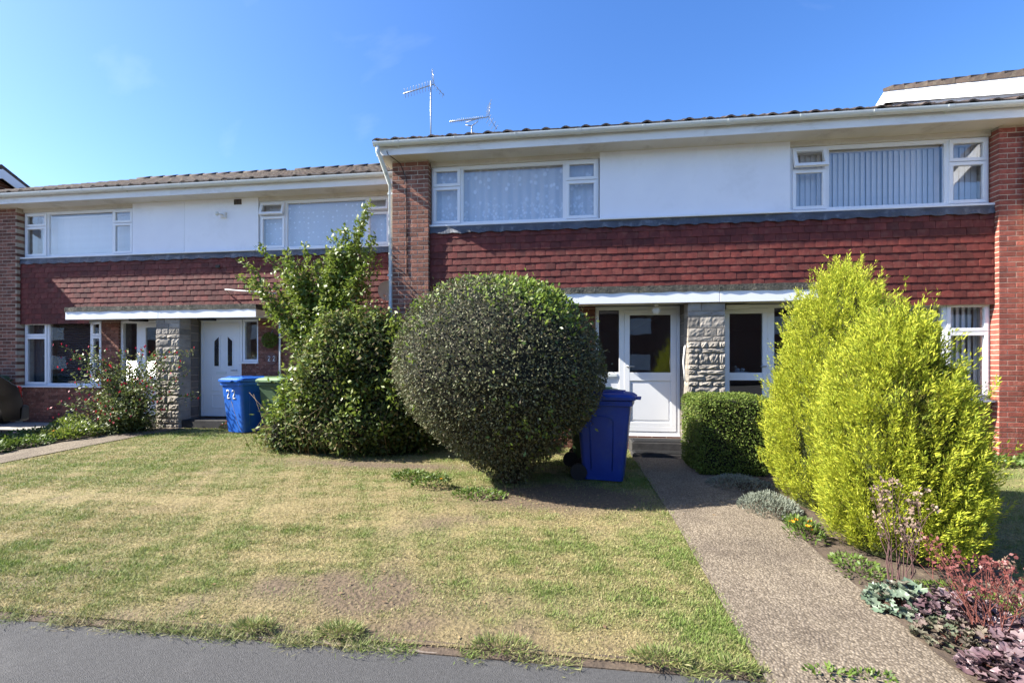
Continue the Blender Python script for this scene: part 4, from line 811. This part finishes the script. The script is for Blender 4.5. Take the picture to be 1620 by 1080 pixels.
mb = MB(); rr_ = random.Random(5)
for k in range(26):
    a = rr_.uniform(-4.7, -2.6); y_ = 6.1+rr_.uniform(0, .35); mb.tube([(a, y_+.2, .08), (a+rr_.uniform(-.2, .2), y_, .35+rr_.uniform(0, .3)), (a+rr_.uniform(-.35, .35), y_-.02, .5+rr_.uniform(0, .6))], [.004, .003, .002], 5)
mb.build('dry_stems', mat('straw_stems', (.27, .2, .11), (.16, .11, .06), 9, .9), cl)
def stemmed(name, label, cat, base, shoots, m, lsize, per, twig=TWIG, jitter=.12, seed=0, bare=0):
    rd = random.Random(seed); rg = np.random.default_rng(seed); t = thing(name, label, cat, base); mb = MB(); PP = []; UU = []
    for (tx, ty, tz) in shoots:
        b0 = Vector(base)+Vector((rd.uniform(-.1, .1), rd.uniform(-.1, .1), 0)); tip = Vector((tx, ty, tz)); pts = []
        for k in range(7): f = k/6; q_ = b0.lerp(tip, f); q_.x += (tx-b0.x)*.25*math.sin(f*3.14)*-1+rd.uniform(-1, 1)*.03; q_.y += rd.uniform(-1, 1)*.03; q_.z += .12*math.sin(f*3.14)*(tz-b0.z)*.5; pts.append(q_)
        mb.tube(pts, [.014*(1-.8*k/6) for k in range(7)], 5, cap=False)
        A_ = np.array(pts); f = rg.uniform(bare, 1, per); seg = np.minimum((f*6).astype(int), 5); w_ = (f*6-seg)[:, None]; pp = A_[seg]*(1-w_)+A_[seg+1]*w_
        sp = jitter*(1.15-f)[:, None]; pp = pp+rg.normal(size=pp.shape)*sp; PP.append(pp); UU.append(unit(rg.normal(size=pp.shape)+np.array([0, 0, .1])))
    mb.build('stems', twig, t); PP = np.concatenate(PP); UU = np.concatenate(UU); leaves('foliage', PP, UU, unit(rg.normal(size=PP.shape)*.8+np.array([-.3, -.5, .9])), rg.uniform(.6, 1.2, len(PP))*lsize, rg.uniform(.6, 1, len(PP))*lsize*.6, m, t); return t
rd = random.Random(3); sh = []
for k in range(46): u = rd.uniform(-1, 1); sh.append((-4.35+u*1.05, 7.45+rd.uniform(-.3, .35), 3.15+.25*u+rd.uniform(-.55, .3)))
sh += [(-3.42, 7.55, 4.28), (-3.5, 7.5, 4.1), (-3.62, 7.6, 3.9), (-4.05, 7.5, 3.72), (-4.62, 7.5, 3.6), (-5.05, 7.6, 3.5), (-5.55, 7.6, 3.62), (-3.85, 7.5, 3.85), (-5.75, 7.5, 3.3), (-5.85, 7.4, 3.05)]
stemmed('lanky_shrub', 'tall lanky lime-green shrub reaching up to the spotted net curtain', 'shrub', (-4.2, 7.5, .15), sh, L_LIME, .085, 330, jitter=.22, seed=4, bare=.5)
sh = [(-2.9+rd.uniform(-.5, .45), 7.05+rd.uniform(-.1, .25), 2.25+rd.uniform(-.1, .42)) for k in range(40)]
stemmed('red_stemmed_shrub', 'dark reddish twiggy shrub poking up between the climber and the round bush', 'shrub', (-2.9, 7.12, .12), sh, leafmat('dark_red_leaf', [(.10, .035, .03), (.06, .05, .025), (.14, .06, .05)]), .05, 30, TREDW, .05, 8, .6)
sh = []
for k in range(70):
    b = blobs[rd.randrange(7)]; a_ = rd.uniform(3.4, 5.8); e_ = rd.uniform(-.2, 1.3); q_ = rd.uniform(1.05, 1.28)
    sh.append((b[0]+b[3]*q_*math.cos(a_)*math.cos(e_), b[1]+b[4]*q_*math.sin(a_)*math.cos(e_), max(.25, b[2]+b[5]*q_*math.sin(e_))))
PP = np.concatenate([np.array(s_)+rng.normal(size=(34, 3))*np.array([.07, .06, .1]) for s_ in sh]); leaves('stray_shoots', PP, unit(rng.normal(size=PP.shape)+np.array([0, 0, .3])), unit(rng.normal(size=PP.shape)*.7+np.array([-.4, -.4, .8])), rng.uniform(.05, .1, len(PP)), rng.uniform(.03, .055, len(PP)), L_LIME, cl)
# -- fuchsia
sh = [(-8.2+rd.uniform(-1, 1)*1.15, 7.7+rd.uniform(-.5, .35), 1.5+rd.uniform(-.95, .35)) for k in range(95)]
fu = stemmed('fuchsia_bush', 'loose fuchsia bush dotted with red flowers by the stone pier', 'bush', (-8.4, 7.8, .18), sh, L_FUCH, .065, 130, jitter=.16, seed=6)
S = np.array([(x+rng.normal()*.05, y-.12+rng.normal()*.1, z+rng.normal()*.05) for x, y, z in sh for _ in range(2)]); leaves('flowers', S, np.tile((0, -.1, -1.), (len(S), 1))+rng.normal(size=S.shape)*.3, unit(rng.normal(size=S.shape)), .05, .03, L_RED, fu)['kind'] = 'stuff'
# -- small plants
def clump(name, label, cat, x, y, rx, ry, h, n, m, ls, lw, up=.5, flowers=None, nf=0, fs=.03, group=None):
    t = thing(name, label, cat, (x, y, float(G(x, y))), group=group); a = rng.uniform(0, 6.283, n); rr = np.sqrt(rng.uniform(0, 1, n)); q = np.c_[x+rx*rr*np.cos(a), y+ry*rr*np.sin(a), np.zeros(n)]
    top = h*np.sqrt(np.maximum(0, 1-rr**2))*(.8+.35*noise(q, 6)); q[:, 2] = G(q[:, 0], q[:, 1])+np.maximum(.012, top*rng.uniform(.25, 1, n)**.6)
    out = np.c_[np.cos(a)*rr, np.sin(a)*rr, np.zeros(n)]; U = unit(out+rng.normal(size=q.shape)*.5+np.array([0, 0, up])); leaves('foliage', q, U, unit(rng.normal(size=q.shape)*.5+np.array([-.1, -.3, 1])), rng.uniform(.6, 1.2, n)*ls, rng.uniform(.7, 1.1, n)*lw, m, t)
    mb = MB(); stems(mb, (x, y, float(G(x, y))-.01), 8, rx*.7, h*.8, .004); mb.build('stems', TWIG, t)
    if flowers:
        k = rng.integers(0, n, nf); c = q[k]+np.array([0, -.01, h*.12]); PP = []; UU = []; NN = []
        for j in range(9): aa = j*.698; PP.append(c); UU.append(np.tile((math.cos(aa), math.sin(aa)-.2, .35), (nf, 1))); NN.append(np.tile((0, -.6, 1.), (nf, 1)))
        leaves('flowers', np.concatenate(PP), np.concatenate(UU), np.concatenate(NN), fs, fs*.6, flowers, t)['kind'] = 'stuff'
    return t
clump('sage_plant', 'low grey-green sage mound at the path edge under the taller conifer', 'plant', 1.86, 4.62, .26, .30, .17, 2600, L_LAV, .035, .01, 1.2)
clump('sage_plant', 'shaded sage sprigs at the foot of the box hedge', 'plant', 1.9, 5.5, .35, .28, .12, 1500, L_LAV, .035, .011, 1.2)
clump('marigold', 'small orange marigold plant on the path edge below the conifers', 'flower', 1.87, 3.98, .12, .16, .2, 260, L_WEED, .055, .016, 1.0, L_ORANGE, 6, .026)
def lobed(name, label, cat, x, y, rx, ry, h, n, m, size, group=None):
    t = thing(name, label, cat, (x, y, float(G(x, y))), group=group); V = []; F = []; r_ = random.Random(int(x*100+y*10)); st = MB()
    for k in range(n):
        a = r_.uniform(0, 6.28); q = math.sqrt(r_.random()); px, py = x+rx*q*math.cos(a), y+ry*q*math.sin(a); pz = float(G(px, py))+.02+h*(1-q*q)*r_.uniform(.35, 1)+.01; s = size*r_.uniform(.55, 1.1)
        M_ = Matrix.Translation((px, py, pz)) @ Matrix.Rotation(r_.uniform(0, 6.28), 4, 'Z') @ Matrix.Rotation(r_.uniform(-.7, .7), 4, 'X') @ Matrix.Rotation(r_.uniform(-.7, .7), 4, 'Y'); b = len(V); V.append(M_ @ Vector((0, 0, -.012)))
        for j in range(14): aa = 6.283*j/14; rad = s*(.5 if j % 2 else .36)*(1 if j else .2); V.append(M_ @ Vector((rad*math.cos(aa), rad*math.sin(aa), .006*math.sin(j*2.2))))
        F += [(b, b+1+j, b+1+(j+1) % 14) for j in range(14)]
        if k % 5 == 0: st.tube([(x+(px-x)*.2, y+(py-y)*.2, float(G(x, y))-.01), (px, py, pz)], .003, 4, cap=False)
    fastmesh('foliage', np.array([tuple(v) for v in V]), np.array(F), m, t); st.build('stems', TREDW, t); return t
for i, (x, y, rx, ry, h, n, m, s, lab) in enumerate(((1.97, 3.02, .2, .16, .14, 110, L_HEUG, .085, 'blue-green leafy clump at the foot of the dried flower stalks'), (2.2, 2.9, .28, .2, .15, 190, L_HEU, .075, 'purple heuchera clump next to the blue-green clump'), (2.02, 2.7, .2, .15, .1, 150, L_HEUD, .05, 'small-leaved dull green clump spilling onto the path edge'), (2.36, 2.62, .3, .2, .16, 210, L_HEU, .085, 'purple heuchera clump under the red dry stalks'), (2.1, 2.44, .24, .13, .12, 170, L_HEU, .085, 'purple heuchera clump closest to the kerb edging'), (2.55, 2.42, .32, .15, .14, 190, L_HEU, .08, 'purple heuchera clump beside the kerb, farther from the path'))):
    lobed('heuchera_plant', lab, 'plant', x, y, rx, ry, h, n, m, s, 'heuchera clumps along the path')
def stalks(name, label, x, y, n, spread, h, m, headm=None, hs=.03, nh=25, seed=0, r0=.004):
    rd = random.Random(seed); rg = np.random.default_rng(seed); t = thing(name, label, 'plant', (x, y, float(G(x, y)))); mb = MB(); tp = stems(mb, (x, y, float(G(x, y))-.01), n, spread, h, r0, .2, rd)
    side = []
    for pts in tp:
        for k in (2, 3):
            a = rd.uniform(0, 6.28); p_ = pts[k]; e = p_+Vector((math.cos(a)*.06, math.sin(a)*.06, .09)); mb.tube([p_, e], [r0*.5, r0*.3], 4, cap=False); side.append(e)
    mb.build('stems', m, t)
    if headm:
        C_ = np.array([tuple(p[-1]) for p in tp]+[tuple(s) for s in side]); q = np.repeat(C_, nh, 0)+rg.normal(size=(len(C_)*nh, 3))*np.array([hs, hs, hs*.6]); leaves('seed_heads', q, unit(rg.normal(size=q.shape)+np.array([0, 0, .6])), unit(rg.normal(size=q.shape)), .022, .016, headm, t)['kind'] = 'stuff'
    return t
stalks('dried_sedum', 'dried brown flower-head stalks in front of the shorter conifer', 2.07, 3.2, 14, .12, .72, mat('dark_stalk', (.11, .06, .055), None, 9, .9), L_DRY, .013, 11, 1)
stalks('red_stalk_plant', 'bare reddish upright stalks rising from the purple heucheras', 2.2, 2.74, 40, .26, .5, mat('rust_stalk', (.19, .065, .05), None, 9, .9), leafmat('rust_bud', [(.22, .07, .06), (.15, .05, .045)]), .012, 5, 2, .003)
stalks('pale_stalk_plant', 'thin pale grey stalks at the end of the heuchera bed', 2.42, 2.72, 8, .2, .45, mat('pale_stalk', (.33, .28, .24), None, 9, .9), L_DRY, .01, 8, 3, .003)
# -- flower bed on the left
tag(grid_sheet('flower_bed', -9.75, -8.46, 5.2, 8.2, 14, 24, lambda x, y: G(x, y)+.03+.02*noise(np.c_[x, y, x*0], 3), SOIL), kind='structure')
nm = ('pink-flowered', 'orange-flowered', 'white-edged', 'leafy green', 'pale green', 'bushy green')
for i, (x, y, m, fl) in enumerate(((-8.75, 5.75, L_WEED, None), (-9.25, 6.3, L_FUCH, L_PINK), (-8.8, 6.35, L_WEED, None), (-9.0, 6.95, L_FUCH, L_ORANGE), (-8.7, 7.05, L_LIME, None), (-9.55, 6.9, L_WEED, L_PINK), (-8.62, 7.5, L_FUCH, None), (-9.3, 7.5, L_LIME, None))):
    labs = ('leafy green plant at the pavement end of the flower bed', 'pink-flowered plant midway along the bed, drive side', 'leafy green plant midway along the bed, path side', 'orange-flowered plant in the bed before the fuchsia', 'lime-green plant by the path just before the fuchsia', 'pink-flowered plant closest to the drive', 'grey-green plant at the foot of the fuchsia', 'tall pale-leaved plant between drive and fuchsia')
    clump('bedding_plant', labs[i], 'plant', x, y, .36, .4, (.22, .24, .2, .3, .32, .2, .25, .42)[i], 900, m, .06, .032, .7, fl, 7, .028, 'plants in the flower bed')
clump('red_flower_plant', 'little red-flowered plant at the foot of the bin painted 22', 'plant', -6.75, 8.3, .14, .12, .2, 160, L_FUCH, .05, .025, .8, L_RED, 8, .025)
# -- weeds under the bushes, at the kerb and beside the step
for x, y, r_, h, lab in ((-1.55, 5.0, .22, .2, 'yellow-flowered weed sprawling under the left of the round bush'), (-.95, 4.75, .3, .07, 'flat grey-green weeds on the bare soil under the round bush'), (-1.9, 5.35, .25, .12, 'weeds in the gap between the climber and the round bush')):
    clump('weed_patch', lab, 'weed', x, y, r_, r_*.6, h, 420, L_WEED, .045, .02, .6, L_ORANGE if h > .15 else None, 2, .02)
for i, (x, y, s, lab) in enumerate(((-.35, 2.36, .12, 'largest grass tuft growing over the kerb edging'), (-1.25, 2.38, .1, 'grass tuft hanging over the kerb at the bare patch'), (-1.75, 2.36, .09, 'wide grass tuft on the kerb well left of the bare patch'), (.45, 2.37, .11, 'grass tuft on the kerb a step from the path'), (.78, 2.34, .08, 'small weed tuft in the corner of path and kerb'), (1.22, 2.36, .08, 'weed tuft growing across the bottom of the path'), (1.42, 2.36, .07, 'small clover tuft at the foot of the path'))):
    clump('grass_tuft', lab, 'grass', x, y, s*1.3, s*.55, s*.45, (420, 520, 420, 480, 200, 70, 60)[i], L_TUFT if i < 5 else L_WEED, .05 if i < 5 else .03, .0045 if i < 5 else .014, .7, group='tufts along the kerb')
for i, x in enumerate((5.0, 5.75, 6.5)): clump('ground_cover_plant', ('leafy ground-cover plant under the blinds window, hard by the conifer', 'leafy ground-cover plant at the foot of the red brick wall', 'leafy ground-cover plant in front of the red brick pier')[i], 'plant', x, 7.15, .42, .25, .2, 900, L_WEED, .05, .03, .7, group='ground cover along the brick wall')
# wreath on the brick and an ornament behind the glass
wr = thing('hanging_wreath', 'round dark green leafy ball hanging on the brick above the number plaque', 'wreath', (-6.12, YB-.1, 1.95)); dd = surf_dirs(700); S = np.array((-6.12, YB-.1, 1.98))+dd*np.array((.13, .08, .13)); leaves('foliage', S, unit(dd+rng.normal(size=dd.shape)*.6), dd, .05, .02, L_HEDGE, wr); MB().tube([(-6.12, YB-.05, 2.08), (-6.12, YB-.002, 2.2)], .005, 5).build('hook', METAL, wr)
mb = MB(); mb.ball((2.66, YW+.12, 1.40), .04, 10, 8, .8); mb.ball((2.74, YW+.12, 1.40), .035, 10, 8, .8); mb.ball((2.63, YW+.12, 1.45), .02, 8, 6); mb.box(2.6, 2.8, YW+.08, YW+.16, 1.357, 1.375); tag(mb.build('ornament', PWHITE, None), 'little white animal ornament behind the glass of the plain glazed door', 'ornament')
# ------------------------------------------------------------------ grass blades and litter
def blades(name, n, xr, yr, mask, label, kind='stuff', hmul=1):
    y = yr[0]*(yr[1]/yr[0])**rng.uniform(0, 1, n); x = rng.uniform(0, 1, n); lo = np.maximum(xr[0], -1.47*y-.3); hi = np.minimum(xr[1], 1.45*y+.3); x = lo+(hi-lo)*x; ok = (hi > lo)&mask(x, y); x, y = x[ok], y[ok]
    g, s = lawncol(x, y); k = rng.uniform(0, 1, len(x)) > s*.95; x, y, g = x[k], y[k], g[k]; n = len(x); P = np.c_[x, y, G(x, y)-.004]
    th = rng.uniform(0, 6.283, n); U = np.c_[np.cos(th), np.sin(th), rng.uniform(.35, 1.7, n)]; Nn = np.c_[-np.cos(th)+rng.normal(size=n)*.4, -np.sin(th)+rng.normal(size=n)*.4, np.ones(n)]
    gi = np.clip(g+rng.normal(size=n)*.22, 0, 1)[:, None]; c = np.array((.37, .305, .15))*(1-gi)+np.array((.15, .22, .04))*gi; c *= rng.uniform(.75, 1.2, (n, 1))
    o = leaves(name, P, U, Nn, rng.uniform(.012, .03, n)*(.7+1.1*g)*hmul, rng.uniform(.0017, .0033, n)*(1+.2*y), GRASSM, None, .1, c); return tag(o, label, 'grass', kind=kind)
GRASSM = leafmat('grass_blade', [(0, 0, 0), (1, 1, 1)], .6, .3, .3, attr='Col')
blades('grass', 520000, (-7.72, .94), (2.33, 8.6), lambda x, y: y < 8.6, 'short dry mown grass of the front lawn')
blades('grass', 60000, (2.75, 9), (2.5, 7.1), lambda x, y: (x > 2.9)&(y > 3.6), 'short grass of the lawn beyond the conifers')
n = 70000; x = rng.uniform(-5.2, .92, n); y = 2.335+.04*rng.normal(size=n); k = noise(np.c_[x, x*0, x*0], 3.1)+.35*noise(np.c_[x, x*0+5, x*0], 11) > rng.uniform(-.45, .9, n); x, y = x[k], y[k]; n = len(x); th = rng.uniform(0, 6.283, n)
g_ = np.clip(.55+.5*noise(np.c_[x, y, x*0], 4)+rng.normal(size=n)*.2, 0, 1)[:, None]
tag(leaves('grass', np.c_[x, y, np.maximum(G(x, y)-.02, .004)], np.c_[np.cos(th), np.sin(th)-.35, rng.uniform(.1, 1.2, n)], np.c_[-np.cos(th), -np.sin(th), np.ones(n)], rng.uniform(.02, .06, n), rng.uniform(.002, .0045, n), GRASSM, None, .1, (np.array((.4, .32, .18))*(1-g_)+np.array((.15, .22, .04))*g_)*rng.uniform(.7, 1.1, (n, 1))), 'ragged grass fringe spilling over the tarmac edge', 'grass', kind='stuff')
bx = tag(grid_sheet('planting_bed', 1.83, 2.95, 2.34, 6.9, 16, 40, lambda x, y: G(x, y)+.008+.012*noise(np.c_[x, y, x*0], 4), SOIL), kind='structure')
n = 500; x = rng.uniform(-7, .9, n); y = 2.35*(6.5/2.35)**rng.uniform(0, 1, n); x[:220] = rng.normal(-.2, .9, 220); y[:220] = rng.normal(4.8, .4, 220); P = np.c_[x, y, G(x, y)+.012]
tag(leaves('leaf_litter', P, np.c_[rng.normal(size=(n, 2)), np.zeros(n)+.1], unit(np.c_[rng.normal(size=(n, 2))*.3, np.ones(n)]), rng.uniform(.015, .04, n), rng.uniform(.006, .018, n), L_BROWN, None), 'scattered dry leaves on the lawn', 'leaves', kind='stuff')
for x, y, rx, ry, h, lab in ((1.98, 3.45, .16, .22, .1, 'low green weeds at the foot of the shorter conifer by the path'), (1.95, 4.25, .1, .2, .09, 'low green weeds between the marigold and the sage'), (2.35, 3.15, .28, .18, .08, 'low green weeds behind the dried flower stalks'), (2.75, 2.95, .25, .25, .12, 'green weeds at the far side of the heuchera bed')):
    clump('weed_patch', lab, 'weed', x, y, rx, ry, h, 380, L_WEED, .035, .015, .6)
